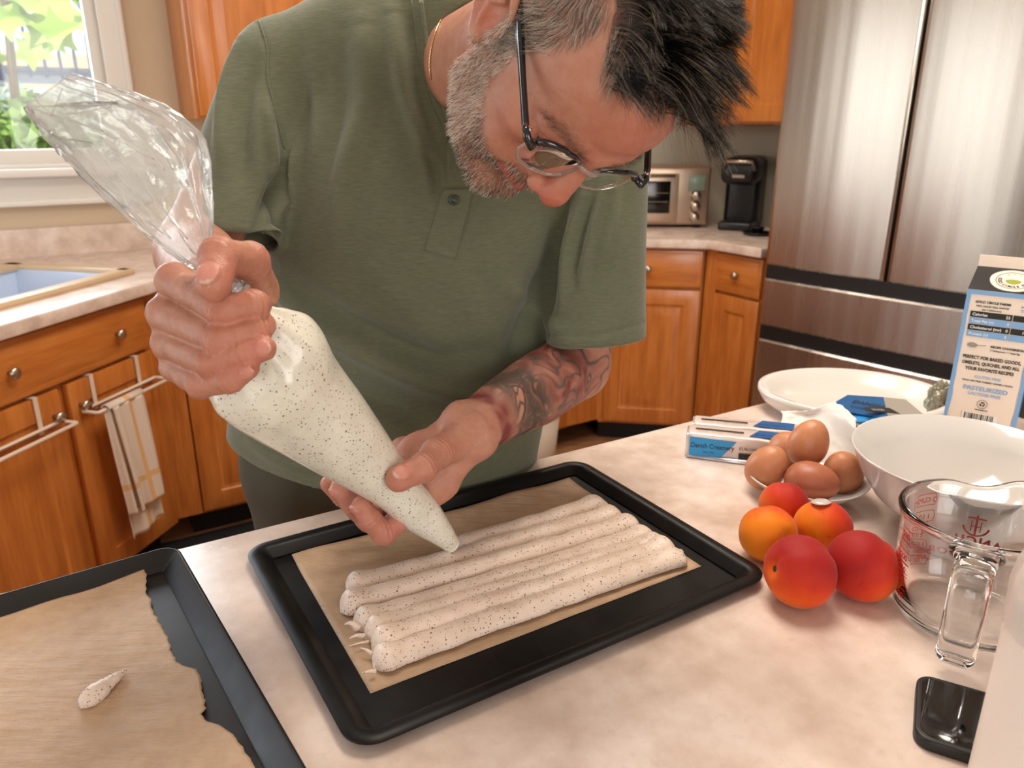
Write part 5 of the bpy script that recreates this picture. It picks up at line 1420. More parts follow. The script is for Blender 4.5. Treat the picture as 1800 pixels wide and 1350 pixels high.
# ---- skin colouring (inherent colour only)
man = thing('person', 'man in a green henley shirt and glasses bending over the tray, squeezing a piping bag', 'person', (at(672, 850, 1.12)[0], at(672, 850, 1.12)[1] + .03, 0))
L_ = toH(BV); l_, u_, f_ = L_[:, 0], L_[:, 1], L_[:, 2]; al = np.abs(l_)
ishead = (np.linalg.norm(BV - HT, axis=1) < .17)
lin = lambda r, g, b: np.array(rgb(r, g, b)[:3])
C_ = np.tile(lin(180, 128, 106), (len(BV), 1))
nz = vnoise(BV[:, :3], 55.0); nz2 = vnoise(BV, 140.0, 3.0)
C_ = blend(C_, lin(164, 98, 76), np.clip(.35 + .9 * nz, 0, 1) * .45)
C_ = blend(C_, lin(198, 144, 118), np.clip(nz2, 0, 1) * .25)
# face: ruddier forehead, nose, cheeks
def near(p, r): return np.exp(-(np.linalg.norm(L_ - np.array(p), axis=1) / r) ** 2) * ishead
C_ = blend(C_, lin(184, 92, 74), .75 * near((0, -.02, .118), .022)); C_ = blend(C_, lin(178, 98, 80), .55 * near((0, .07, .095), .045)); C_ = blend(C_, lin(172, 96, 76), .45 * near((-.045, -.01, .075), .03)); C_ = blend(C_, lin(172, 96, 76), .45 * near((.045, -.01, .075), .03))
C_ = blend(C_, lin(156, 88, 70), .5 * near((-.033, .008, .085), .016)); C_ = blend(C_, lin(156, 88, 70), .5 * near((.033, .008, .085), .016))
C_ = blend(C_, lin(198, 112, 92), .6 * near((-.083, -.002, -.008), .014))
ld, _ = seg_dist(L_, [(-.024, -.0560, .082), (-.010, -.0560, .093), (0, -.0565, .095), (.010, -.0560, .093), (.024, -.0560, .082)])
lipm = (1 - sst(ld, .0055, .0085)) * ishead * (f_ > .075); C_ = blend(C_, lin(156, 80, 72), lipm * .85)
for p, r in ((( -.052, .012, .055), .0035), ((-.056, -.004, .045), .0028), ((-.040, .030, .080), .002)): C_ = blend(C_, lin(150, 86, 62), .6 * near(p, r))
# beard and scalp shadow of hair roots
def beard_mask(l, u, f):
    a = np.abs(l); top = -.010 - .52 * (f - .012)
    m = sst(top - u, -.004, .010) * sst(f, -.008, .006) * (1 - sst(-u, .112, .122))
    m = np.maximum(m, sst(a, .050, .060) * sst(f, -.004, .004) * (1 - sst(f, .024, .034)) * sst(u, -.03, -.015) * (1 - sst(u, .02, .03)))
    mo = sst(f, .070, .080) * (1 - sst(a, .026, .034)) * sst(-u, .034, .040) * (1 - sst(-u, .050, .054)); return np.maximum(m, mo)
def hair_mask(l, u, f):
    a = np.abs(l); hl = .098 - .013 * sst(a, .012, .046) + .03 * sst(a, .050, .056)
    top = sst(u - hl, -.003, .004) * (1 - sst(a, .060, .066) * sst(f, .045, .055))
    side = sst(a, .052, .060) * sst(u, -.012, .0) * (1 - sst(f - (.038 - .45 * np.maximum(0, .05 - u)), -.004, .005))
    back = sst(-f, .03, .04) * sst(u, -.04, -.02); ear = (a > .076) & (np.hypot(u - .004, f + .013) < .036)
    return np.where(ear, 0, np.maximum(np.maximum(top, side), back))
bm_ = beard_mask(l_, u_, f_) * ishead * (1 - lipm); hn_ = .0; hd_i = np.where(ishead)[0]; hj = np.zeros(len(BV)); hj[hd_i] = .006 * vnoise(BV[hd_i], 45.0, 9.0) + .004 * vnoise(BV[hd_i], 130.0, 19.0)
hm_ = hair_mask(l_, u_ + hj, f_ + hj) * ishead * (np.abs(l_) < .079)
C_ = blend(C_, lin(120, 92, 78), bm_ * .45)
toph = sst(u_, .075, .10); C_ = blend(C_, lin(40, 34, 32), hm_ * (.30 + .6 * toph * sst(u_, .088, .108)))
# nails
for c, R_, wd, ln, r in nail_info:
    q = (BV - c) @ R_; m = (np.hypot(q[:, 0] / wd, q[:, 1] / ln) < 1.0) & (np.abs(q[:, 2]) < .006) & ((BN @ R_[:, 2]) > .35)
    C_[m] = lin(200, 140, 124); m2 = m & (q[:, 1] > ln * .72); C_[m2] = lin(218, 186, 168); e = m & (np.hypot(q[:, 0] / wd, q[:, 1] / ln) > .90); C_[e] = C_[e] * .82
# knuckles, finger pads
for F in (FR, FL):
    for nme, (p, r) in F.items():
        for k in (1, 2):
            C_ = blend(C_, lin(180, 100, 80), .40 * np.exp(-(np.linalg.norm(BV - p[k], axis=1) / (r[k] * 1.3)) ** 2))
        C_ = blend(C_, lin(186, 102, 86), .40 * np.exp(-(np.linalg.norm(BV - p[3], axis=1) / (r[3] * 1.6)) ** 2))
C_ = blend(C_, lin(190, 104, 94), .5 * np.exp(-(np.linalg.norm(BV - cc(690, 900, .78), axis=1) / .035) ** 2))
# tattoos of the left forearm
fd, fp_ = seg_dist(BV, [WL, cc(880, 722, .85), cc(935, 690, .905), EL, SL2])
tm = np.where((fd < .062) & (fp_ > .05) & (np.linalg.norm(BV - HT, axis=1) > .25) & (BV[:, 0] > -.075), sst(fp_, .04, .09), 0)
ti = np.where(tm > 0)[0]; TP = BV[ti]
w1 = np.stack([vnoise(TP, 22.0, 1.0), vnoise(TP, 22.0, 7.0)], 1); n_a = np.array([mnoise.noise(Vector((p[0] * 34 + a * 1.6, p[1] * 34 + b * 1.6, p[2] * 34))) for p, (a, b) in zip(TP, w1)])
n_b = np.array([mnoise.noise(Vector((p[0] * 62 + a * 2.4, p[1] * 62 + b * 2.4, p[2] * 62 + 9))) for p, (a, b) in zip(TP, w1)])
tp = fp_[ti]; CT = C_[ti].copy()
red = np.clip(np.exp(-((tp - .10) / .055) ** 2) + np.exp(-((tp - .55) / .16) ** 2) * (.75 + .5 * n_a), 0, 1) * np.clip(.75 + .8 * n_b, .15, 1)
CT = blend(CT, lin(112, 38, 42), np.clip(red * 1.15, 0, .95))
main = np.exp(-((tp - .30) / .13) ** 4); lines = np.clip(1.5 * (1 - np.abs(n_a) / .20), 0, 1) + np.clip(1.4 * (1 - np.abs(n_b) / .20), 0, 1)
shade = np.clip(.40 + 1.8 * n_a, 0, 1) * .85
CT = blend(CT, lin(54, 54, 50), np.clip(main * np.maximum(np.clip(lines, 0, 1) * .95, shade), 0, 1))
upper_ = sst(tp, .40, .50); CT = blend(CT, lin(74, 72, 66), np.clip(upper_ * np.clip(1 - np.abs(n_a + .12) / .17, 0, 1) * 1.0, 0, 1))
C_[ti] = C_[ti] + (CT - C_[ti]) * tm[ti][:, None]

def skin_mat():
    t = NT('skin'); a = t.n('ShaderNodeAttribute', attribute_name='Col'); v = t.coord('Object')
    n = t.noise(v, 380, 4, .6); m = t.noise(v, 120, 4, .6); vo = t.voro(v, 900)
    c = t.mix(t.math('MULTIPLY', t.ramp(m, [(.45, (0, 0, 0)), (.75, (1, 1, 1))]), .22), a.outputs['Color'], rgb(150, 80, 62))
    hgt = t.math('ADD', t.math('MULTIPLY', n, .6), t.math('MULTIPLY', vo, .5))
    t.bsdf(color=c, rough=t.ramp(m, [(.3, (.40, .40, .40)), (.7, (.52, .52, .52))]), spec=.42, sss=.08, sssr=(1.0, .32, .16), ssss=.004, normal=t.bump(hgt, .5, .0009)); return t.m
M_SKIN = skin_mat()
bodyo = fast_mesh('body', BV, BQ, M_SKIN, man, C_)
# ------------------------------------------------------------------ shirt
def sections(rows):
    """torso of elliptical sections; rows of (px, py, depth, half width px, half depth m)"""
    C = np.array([cc(r[0], r[1], r[2]) for r in rows]); w = np.array([r[3] / FPX * r[2] for r in rows]); dz = np.array([r[4] for r in rows])
    A_ = C[-1] - C[0]; A_ /= np.linalg.norm(A_); s = (C - C[0]) @ A_
    X = np.array([1.0, 0, 0]); X -= A_ * (X @ A_); X /= np.linalg.norm(X); Z = np.cross(X, A_)
    def f(P):
        q = P - C[0]; sp = q @ A_; c = interp(sp, s, C); ww = interp(sp, s, w); dd = interp(sp, s, dz)
        r = P - c; x = r @ X / ww; z = r @ Z / dd; k0 = np.sqrt(x * x + z * z) + 1e-9; k1 = np.sqrt((x / ww) ** 2 + (z / dd) ** 2) + 1e-9
        d = k0 * (k0 - 1) / k1
        return np.maximum(d, np.maximum(-sp - .0, sp - s[-1]))
    return f, C, A_
torso, TC, TA = sections([(776, 20, .885, 110, .045), (768, 95, .89, 175, .072), (762, 190, .92, 225, .090), (748, 300, .945, 262, .106), (736, 440, .985, 262, .113), (722, 580, 1.03, 260, .118), (694, 715, 1.065, 262, .128), (680, 760, 1.075, 268, .134), (676, 795, 1.082, 268, .134)])
shirt = SDF()
shirt.add(torso, .02)
shirt.add(chain([cc(500, 122, .905), cc(640, 62, .89), cc(790, 40, .88)], [.052, .058, .060]), .03)
shirt.add(chain([cc(1046, 250, .925), cc(930, 140, .90), cc(800, 60, .88)], [.058, .055, .05]), .03)
RS = [cc(492, 130, .905), cc(434, 290, .90), cc(414, 436, .89)]
LS = [cc(1048, 262, .925), cc(1052, 430, .935), cc(1047, 600, .955)]
def hemcut(f, p, d, slope=0):
    d = np.asarray(d, float) / np.linalg.norm(d)
    return lambda P: smax(f(P), (P - p) @ d, .004)
shirt.add(hemcut(chain(RS, [.057, .0560, .0500]), RS[2] + np.array([0, .004, 0]), RS[2] - RS[1] + np.array([.012, .0, 0])), .014)
shirt.add(hemcut(chain(LS, [.061, .0575, .0610]), LS[2] + np.array([0, 0, 0]), (LS[2] - LS[1]) + np.array([.010, 0, 0])), .010)
shirt.sub(chain([RS[2] + (RS[1] - RS[2]) * .25, RS[2] * 1.0 + (RS[2] - RS[1]) * .3], [.042, .047]), .003)
shirt.sub(chain([LS[2] + (LS[1] - LS[2]) * .25, LS[2] + (LS[2] - LS[1]) * .3], [.051, .0575]), .003)
# neck opening
shirt.sub(chain([cc(884, 118, .62), cc(874, 124, .80), cc(858, 116, .90), cc(846, 50, .97)], [.062, .0680, .066, .064]), .004)
shirt.sub(chain([cc(860, 215, .70), cc(852, 228, .95)], [.030, .030]), .02)
# folds: ridges (+) and grooves (-) traced over the cloth: points, height, width
FOLDS = [
    ([(520, 560), (600, 600), (700, 650), (800, 690), (870, 700)], .010, .016), ([(480, 470), (540, 520), (640, 580), (760, 630), (900, 610)], -.008, .016),
    ([(520, 640), (620, 690), (720, 720)], -.007, .014), ([(560, 700), (660, 740), (740, 760)], .007, .014),
    ([(500, 300), (480, 360), (462, 430)], -.016, .010), ([(520, 250), (505, 330), (470, 400)], .007, .010), ([(470, 180), (478, 260), (486, 330)], .005, .006),
    ([(545, 90), (560, 200), (552, 300)], .0035, .009), ([(640, 40), (640, 180), (600, 320), (590, 420)], .006, .014), ([(600, 60), (600, 180), (575, 320)], -.003, .010),
    ([(690, 20), (712, 160), (755, 300), (762, 350)], .006, .010), ([(715, 10), (735, 150), (765, 250)], -.004, .008), ([(745, 260), (765, 310), (766, 350)], -.005, .006),
    ([(420, 70), (395, 170), (385, 300)], .005, .008), ([(450, 110), (430, 220), (425, 330)], -.004, .009), ([(455, 160), (452, 260), (465, 350)], .003, .008),
    ([(660, 480), (720, 540), (800, 640)], .004, .014), ([(800, 470), (850, 560), (880, 640)], .004, .016), ([(960, 470), (930, 560), (900, 640)], -.010, .018),
    ([(1000, 330), (978, 420), (966, 520), (964, 590)], -.006, .009), ([(1030, 330), (1000, 430), (985, 540)], .005, .008), ([(1060, 320), (1040, 400), (1020, 500)], .0045, .006), ([(1085, 320), (1075, 400), (1050, 480)], .0035, .006), ([(1045, 340), (1025, 420), (1005, 500)], -.003, .005),
    ([(430, 760), (480, 800), (560, 830)], .004, .012), ([(440, 500), (500, 600), (560, 680)], -.010, .02), ([(860, 480), (960, 560), (1000, 600)], .004, .012)]
SV, SQ = shirt.mesh(.0026, (-.50, -.30, -1.30), (.30, .48, -.70), n=10)
SN = vert_normals(SV, SQ)
disp = .0011 * vnoise(SV, 18.0, 2.0) + .0020 * vnoise(SV, 8.0, 5.0)
for pts, hgt, wd in FOLDS:
    c = np.array(pts, float); cpx = curve_pts(np.c_[c, np.zeros(len(c))], 14)
    P = shirt.hit(cpx[:, 0], cpx[:, 1]); d, p = seg_dist(SV, P)
    disp += 2.0 * hgt * np.exp(-(d / wd) ** 2) * np.sin(np.pi * np.clip(p, .02, .98)) ** .5
def groove(pts, depth, wd, n=30):
    global disp
    c = np.array(pts, float); q = curve_pts(np.c_[c, np.zeros(len(c))], n); P = shirt.hit(q[:, 0], q[:, 1]); d, _ = seg_dist(SV, P); disp -= depth * np.exp(-(d / wd) ** 2); return P
seamP = groove([(452, 40), (470, 90), (468, 130), (485, 200), (498, 260)], .0016, .0028)
groove([(383, 416), (420, 428), (462, 424)], .0012, .0025); groove([(962, 588), (1040, 590), (1132, 566)], .0012, .0025)
SV2 = SV + SN * disp[:, None]
M_S = NT('green_jersey'); v = M_S.coord('Object'); n1 = M_S.noise(M_S.coord('Object', (1, 1, 6)), 90, 4, .6); n2 = M_S.noise(v, 9, 4, .6)
wv = M_S.noise(M_S.coord('Object', (60, 60, 900)), 1.0, 2)
c = M_S.ramp(n1, [(.3, rgb(92, 95, 76)), (.7, rgb(106, 108, 87))]); c = M_S.mix(M_S.ramp(n2, [(.45, (0, 0, 0)), (.75, (.5, .5, .5))]), c, rgb(86, 90, 72))
M_S.bsdf(color=c, rough=.92, spec=.15, sheen=.25, sheenr=.5, normal=M_S.bump(M_S.math('ADD', n1, M_S.math('MULTIPLY', wv, .4)), .22, .0012)); M_SHIRT = M_S.m
so = fast_mesh('shirt', SV2, SQ, M_SHIRT, man)
def on_shirt(P, off=0.0):
    """move points of the undisplaced shirt onto the folded one"""
    out = []
    for p in np.atleast_2d(P):
        i = np.argmin(((SV - p) ** 2).sum(1)); out.append(p + SN[i] * (disp[i] + off))
    return np.array(out)
def shirt_patch(name, quad, nu, nv, off, mat):
    q = np.array(quad, float); V = []
    px = []; 
    for i in range(nv):
        t = i / (nv - 1); a = q[0] + (q[3] - q[0]) * t; b = q[1] + (q[2] - q[1]) * t
        for j in range(nu): px.append(a + (b - a) * j / (nu - 1))
    px = np.array(px); P = shirt.hit(px[:, 0], px[:, 1]); N = shirt.grad(P)
    e = np.array([[1 if (0 < i < nv - 1 and 0 < j < nu - 1) else 0 for j in range(nu)] for i in range(nv)]).ravel()
    P = on_shirt(P) + N * (off * e - .0012 * (1 - e))[:, None]
    return mk(name, c2w(P), [f[::-1] for f in grid_faces(nv, nu)], mat, so, smooth=True, world=True)
shirt_patch('placket', [(779, 330), (834, 330), (801, 459), (743, 441)], 22, 34, .0036, M_SHIRT)
shirt_patch('placket', [(786, 222), (836, 262), (840, 330), (784, 332)], 18, 22, .0030, M_SHIRT)
def seam(name, pts, r, off, n=40, mat=None):
    c = np.array(pts, float); q = curve_pts(np.c_[c, np.zeros(len(c))], n); P = shirt.hit(q[:, 0], q[:, 1]); P = on_shirt(P, off)
    return mk(name, *tube(c2w(P), r, 7), mat or M_SHIRT, so, smooth=True, world=True)
seam('neckband', [(741, 2), (748, 60), (757, 115), (772, 170), (793, 222), (818, 262), (838, 288)], .0026, .0004)
seam('seam', [(724, 2), (732, 70), (742, 130), (758, 182), (776, 222)], .0010, .0002)
seam('seam', [(456, 36), (470, 90), (470, 130), (485, 200), (500, 262)], .0012, .0)
seam('seam', [(748, 436), (800, 453)], .0008, .0024, 12); seam('seam', [(784, 336), (765, 390), (748, 438)], .0008, .0026, 16); seam('seam', [(828, 340), (815, 400), (799, 452)], .0008, .0026, 16)
M_BTN = plain('green_button', rgb(44, 56, 44), .3)
for bx_, by_ in ((793, 246), (797, 351)):
    P = shirt.hit(bx_, by_); N = shirt.grad(P)[0]; P = on_shirt(P, .0052)[0]
    v, f = lathe([(.0001, .0006), (.0028, .0006), (.0040, .0018), (.0052, .0020), (.0058, .0012), (.0058, 0), (.0001, 0)], 22)
    z = N / np.linalg.norm(N); x = np.cross([0, 1, 0], z); x /= np.linalg.norm(x); y = np.cross(z, x)
    b_ = mk('button', c2w(P + v @ np.stack([x, y, z])), f, M_BTN, so, smooth=True, world=True)
    for sx_, sy_ in ((-.0013, 0), (.0013, 0)):
        pass
# ------------------------------------------------------------------ trousers and shoes
hipw = at(672, 850, 1.12)
def wpt(x, y, z): return w2c(np.array([x, y, z]))
hx0, hy0 = hipw[0], hipw[1] + .035
tr = SDF()
tr.add(chain([wpt(hx0 - .085, hy0, .98), wpt(hx0 + .085, hy0, .98)], [.118, .118]), .03)
tr.add(chain([wpt(hx0 - .09, hy0, .90), wpt(hx0 + .09, hy0, .90)], [.118, .118]), .03)
for s in (-1, 1):
    tr.add(chain([wpt(hx0 + s * .098, hy0 + .005, .88), wpt(hx0 + s * .110, hy0 + .02, .50), wpt(hx0 + s * .115, hy0 + .05, .06)], [.108, .080, .068]), .02)
tr.sub(lambda P: -( -(c2w(P)[:, 2] - .045)), .002)
TV, TQ = tr.mesh(.006, w2c(np.array([hx0, hy0, .55])) - np.array([.5, .85, .6]), w2c(np.array([hx0, hy0, .55])) + np.array([.5, .85, .6]), n=10)
TN_ = vert_normals(TV, TQ); TWv = c2w(TV)
TV = TV + TN_ * (.004 * vnoise(TWv, 9.0, 1.0) + .0025 * vnoise(TWv, 22.0, 4.0))[:, None]
M_T = NT('olive_trousers'); v = M_T.coord('Object'); n1 = M_T.noise(v, 130, 4); n2 = M_T.noise(v, 12, 4)
M_T.bsdf(color=M_T.mix(M_T.ramp(n2, [(.4, (0, 0, 0)), (.7, (.6, .6, .6))]), rgb(74, 71, 55), rgb(62, 62, 50)), rough=.9, normal=M_T.bump(n1, .3, .001)); M_TROU = M_T.m
tro = fast_mesh('trousers', TV, TQ, M_TROU, man)
pk_ = tr.hit(np.linspace(905, 925, 8), np.linspace(765, 815, 8))
mk('pocket_seam', *tube(c2w(pk_ + tr.grad(pk_) * .003), .0022, 6), M_TROU, tro, smooth=True, world=True)
M_SHOE = plain('dark_shoe', rgb(34, 30, 28), .6); M_SOLE = plain('shoe_sole', rgb(60, 54, 48), .7)
for s in (-1, 1):
    sh = SDF(); x = hx0 + s * .118; y = hy0 + .05
    sh.add(chain([wpt(x, y + .05, .045), wpt(x, y - .06, .042), wpt(x + s * .008, y - .16, .034)], [.042, .045, .036]), .01); sh.add(chain([wpt(x, y + .03, .05), wpt(x, y + .02, .10)], [.04, .042]), .02)
    sh.sub(lambda P: c2w(P)[:, 2] - .010, .002)
    c0_ = w2c(np.array([x, y - .05, .06])); V_, Q_ = sh.mesh(.006, c0_ - .2, c0_ + .2, n=10); o = fast_mesh('shoe', V_, Q_, M_SHOE, man)
    P_ = [(x + a_ * .046 + s * .004, y - .055 + b_ * .135) for a_, b_ in ((math.cos(t), math.sin(t)) for t in np.linspace(0, 2 * math.pi, 28, endpoint=False))]
    bm = prism(P_, 0.0, .016, .003); so_ = frombm('sole', bm, M_SOLE, o, angle=.6); so_.data.transform(wmat(o).inverted())

# ------------------------------------------------------------------ hair, beard, brows: strands
def strand_mat(name, c1, c2, mix, rough=.35):
    t = NT(name); h = t.n('ShaderNodeHairInfo'); f = t.ramp(h.outputs['Random'], [(0, c1), (mix, c1), (min(1, mix + .06), c2), (1, c2)])
    t.bsdf(color=f, rough=rough, spec=.5); return t.m
def strands(name, P0, dirs, lens, nseg, bend, rad, mat, parent, curl=0.0, seed=0, clump=0, clk=.5):
    """P0 roots, dirs unit directions, bend: array of vectors added over the length (all camera axes)"""
    n = len(P0); t = np.linspace(0, 1, nseg)[None, :, None]
    pts = P0[:, None] + dirs[:, None] * lens[:, None, None] * t + bend[:, None] * lens[:, None, None] * t ** 2
    if clump:
        gi = np.random.default_rng(seed + 50).choice(n, max(2, n // clump), replace=False); near_ = np.argmin(((P0[:, None] - P0[gi][None]) ** 2).sum(2), 1)
        pts += (pts[gi][near_] + (P0 - P0[gi][near_])[:, None] * .35 - pts) * (clk * t ** .8)
    if curl: pts += curl * lens[:, None, None] * np.random.default_rng(seed).normal(size=(n, 1, 3)) * np.sin(t * 3)
    pw_ = c2w(pts.reshape(-1, 3)); mi = np.array(wmat(parent).inverted()); pw_ = pw_ @ mi[:3, :3].T + mi[:3, 3]
    cu = bpy.data.hair_curves.new(name); cu.add_curves([nseg] * n)
    cu.attributes['position'].data.foreach_set('vector', pw_.astype(np.float32).ravel()) if 'position' in cu.attributes else cu.points.foreach_set('position', pw_.astype(np.float32).ravel())
    ra = cu.attributes.get('radius') or cu.attributes.new('radius', 'FLOAT', 'POINT')
    ra.data.foreach_set('value', np.tile(np.linspace(1, .35, nseg) * rad, n).astype(np.float32))
    cu.materials.append(mat); o = bpy.data.objects.new(name, cu); return setup(o, parent)
hv = np.where(ishead)[0]
BNh = BN @ HR
def sample(mask, n, seed):
    r = np.random.default_rng(seed); p = mask / mask.sum(); i = r.choice(len(mask), n, p=p); return i, r
grav = np.array([0, -.946, -.324])
um = (u_ > .085); 
# long hair on top, combed up and forward, falling with the bent head
hedge = np.clip(.55 + 1.6 * vnoise(BV, 75.0, 31.0), .08, 1)
topm = hedge * hm_ * sst(u_, .070 + .034 * sst(np.abs(l_), .046, .056), .090 + .034 * sst(np.abs(l_), .046, .056)) * (np.linalg.norm(BV - HT, axis=1) < .17)
i, r = sample(topm * (f_ > -.09), 11000, 1)
P0 = BV[i] + r.normal(0, .0006, (len(i), 3)); cl = np.stack([vnoise(P0, 48.0, k) for k in (0., 11., 23.)], 1) * .75 + np.stack([vnoise(P0, 120.0, k) for k in (3., 17., 29.)], 1) * .30
fr_ = sst(f_[i], .0, .075)
dh = np.zeros((len(i), 3)); dh[:, 1] = .95; dh[:, 2] = .30 * fr_ + .05; dh[:, 0] = l_[i] * 3
dw = dh @ HR.T + BN[i] * .24 + cl; dw /= np.linalg.norm(dw, axis=1)[:, None]
ln_ = r.uniform(.032, .052, len(i)) * (1 - .25 * (1 - fr_))
bend = (grav * .62 + (HR @ np.array([0, .05, -.10])))[None] + cl * .35
M_HAIR = strand_mat('dark_hair', rgb(22, 17, 15), rgb(150, 136, 118), .80)
strands('hair', P0, dw, ln_, 8, bend, .00013, M_HAIR, man, .012, 1, 26)
# dense undercoat so that the scalp does not show
i, r = sample(topm, 9000, 2); P0 = BV[i]; cl = np.stack([vnoise(P0, 60.0, k) for k in (1., 12., 24.)], 1) * .6
dh = np.zeros((len(i), 3)); dh[:, 1] = .5; dh[:, 2] = .10
dw = dh @ HR.T + BN[i] * .5 + cl + r.normal(0, .12, (len(i), 3)); dw /= np.linalg.norm(dw, axis=1)[:, None]
strands('hair', P0, dw, r.uniform(.018, .032, len(i)), 6, np.tile(grav * .3, (len(i), 1)) + cl * .3, .00015, strand_mat('darkest_hair', rgb(14, 11, 10), rgb(34, 28, 24), .85), man, .03, 2, 20)
# grey short sides
sidem = hm_ * (1 - sst(u_, .088, .112)) * (f_ > -.07)
i, r = sample(sidem, 13000, 3); P0 = BV[i]; cl = np.stack([vnoise(P0, 70.0, k) for k in (2., 13., 25.)], 1) * .30
dh = np.zeros((len(i), 3)); dh[:, 1] = -.35; dh[:, 2] = -.15 + 1.0 * sst(u_[i], .045, .09) * .8
dw = dh @ HR.T + BN[i] * .38 + cl + r.normal(0, .10, (len(i), 3)); dw /= np.linalg.norm(dw, axis=1)[:, None]
strands('hair', P0, dw, r.uniform(.010, .018, len(i)), 5, -BN[i] * .22 + cl * .2, .000105, strand_mat('grey_hair', rgb(74, 62, 54), rgb(196, 184, 170), .45), man, .02, 3, 12)
# stray fringe hairs over the forehead
fm2 = topm * sst(f_, .06, .08); i, r = sample(fm2, 130, 4); P0 = BV[i]
dw = (np.array([0, .25, .9]) @ HR.T)[None] + BN[i] * .35 + r.normal(0, .30, (len(i), 3)); dw /= np.linalg.norm(dw, axis=1)[:, None]
strands('fringe', P0, dw, r.uniform(.025, .045, len(i)), 8, np.tile(grav * .25, (len(i), 1)) + r.normal(0, .15, (len(i), 3)), .00006, M_HAIR, man, .04, 4)
# beard: pale along the jaw, darker round the mouth
i, r = sample(bm_ * (.35 + bm_), 15000, 5); P0 = BV[i]
dh = np.zeros((len(i), 3)); dh[:, 1] = -.75; dh[:, 2] = .15
dw = dh @ HR.T + BN[i] * .40 + r.normal(0, .22, (len(i), 3)); dw /= np.linalg.norm(dw, axis=1)[:, None]
dark = sst(f_[i], .035, .075) * (r.random(len(i)) < .75)
edge = .55 + .45 * bm_[i]
for k, (sel, m_) in enumerate(((dark < .5, strand_mat('pale_beard', rgb(226, 216, 204), rgb(70, 52, 42), .72)), (dark >= .5, strand_mat('dark_beard', rgb(58, 42, 34), rgb(184, 168, 150), .68)))):
    s_ = np.where(sel)[0]; strands('beard', P0[s_], dw[s_], (r.uniform(.0045, .0085, len(i)) * edge)[s_], 4, -BN[i][s_] * .15, .000105, m_, man, .06, 5 + k, 4, .35)
# eyebrows and lashes
M_BROW = strand_mat('brow_hair', rgb(62, 46, 36), rgb(140, 122, 104), .7)
for s in (-1, 1):
    bp = np.array([(s * .014, .034, 0), (s * .028, .0395, 0), (s * .042, .0375, 0), (s * .050, .031, 0)])
    d2, par = seg_dist(np.c_[l_, u_, np.zeros(len(l_))], bp); m = np.exp(-(d2 / .0042) ** 2) * (f_ > .05) * ishead * (d2 < .009)
    i, r = sample(m, 420, 6 + s); P0 = BV[i]
    dw = np.tile(HR @ np.array([s * .85, .25, .0]), (len(i), 1)) + BN[i] * .35 + r.normal(0, .18, (len(i), 3)); dw /= np.linalg.norm(dw, axis=1)[:, None]
    strands('eyebrow', P0, dw, r.uniform(.006, .010, len(i)), 4, -BN[i] * .2, .00006, M_BROW, man, .03, 8 + s)
    lp = np.array([(s * .0205, .0105, 0), (s * .027, .0085, 0), (s * .034, .0080, 0), (s * .041, .0095, 0), (s * .046, .0125, 0)])
    d2, par = seg_dist(np.c_[l_, u_, np.zeros(len(l_))], lp); m = np.exp(-(d2 / .0007) ** 2) * (f_ > .06) * ishead
    i, r = sample(m, 150, 16 + s); P0 = BV[i]
    dw = np.tile(HR @ np.array([s * .25, -.55, .9]), (len(i), 1)) + r.normal(0, .12, (len(i), 3)); dw /= np.linalg.norm(dw, axis=1)[:, None]
    strands('eyelashes', P0, dw, r.uniform(.006, .0085, len(i)), 5, np.tile(HR @ np.array([0, .35, 0]), (len(i), 1)), .00007, plain('lash_black_%d' % s, rgb(24, 18, 16), .5), man, .0, 18 + s)

# ------------------------------------------------------------------ glasses and necklace
gl0 = c2w(H(0, .02, .10))
gl = thing('eyeglasses', 'clear plastic eyeglasses with black browline and black temples on the man\'s face', 'glasses', gl0)
M_CLR = plain('clear_acetate', rgb(222, 206, 200), .08, 0, trans=.82, ior=1.35, coat=.3)
M_BLKA = plain('black_acetate', rgb(14, 18, 26), .12, coat=.5, coatr=.05)
M_LENS = pane('spectacle_lens', 1.22)
def lens_pt(s, a, k=1.0, fo=0.0):
    x, y = math.cos(a), math.sin(a)
    rx = .0262 * (abs(x) ** 1.0); e = 2.5
    r = 1 / ((abs(x) / .0262) ** e + (abs(y) / .0195) ** e) ** (1 / e)
    l = .0345 + r * x * k; u = .0125 + r * y * k + .0012 * y * (x > 0)
    f = .1085 - .006 * ((l - .0) / .06) ** 2 * 1.3 + .16 * (u - .012) * -.35 + fo - .004
    return H(s * l, u, f)
AN_ = np.linspace(0, 2 * np.pi, 64, endpoint=False)
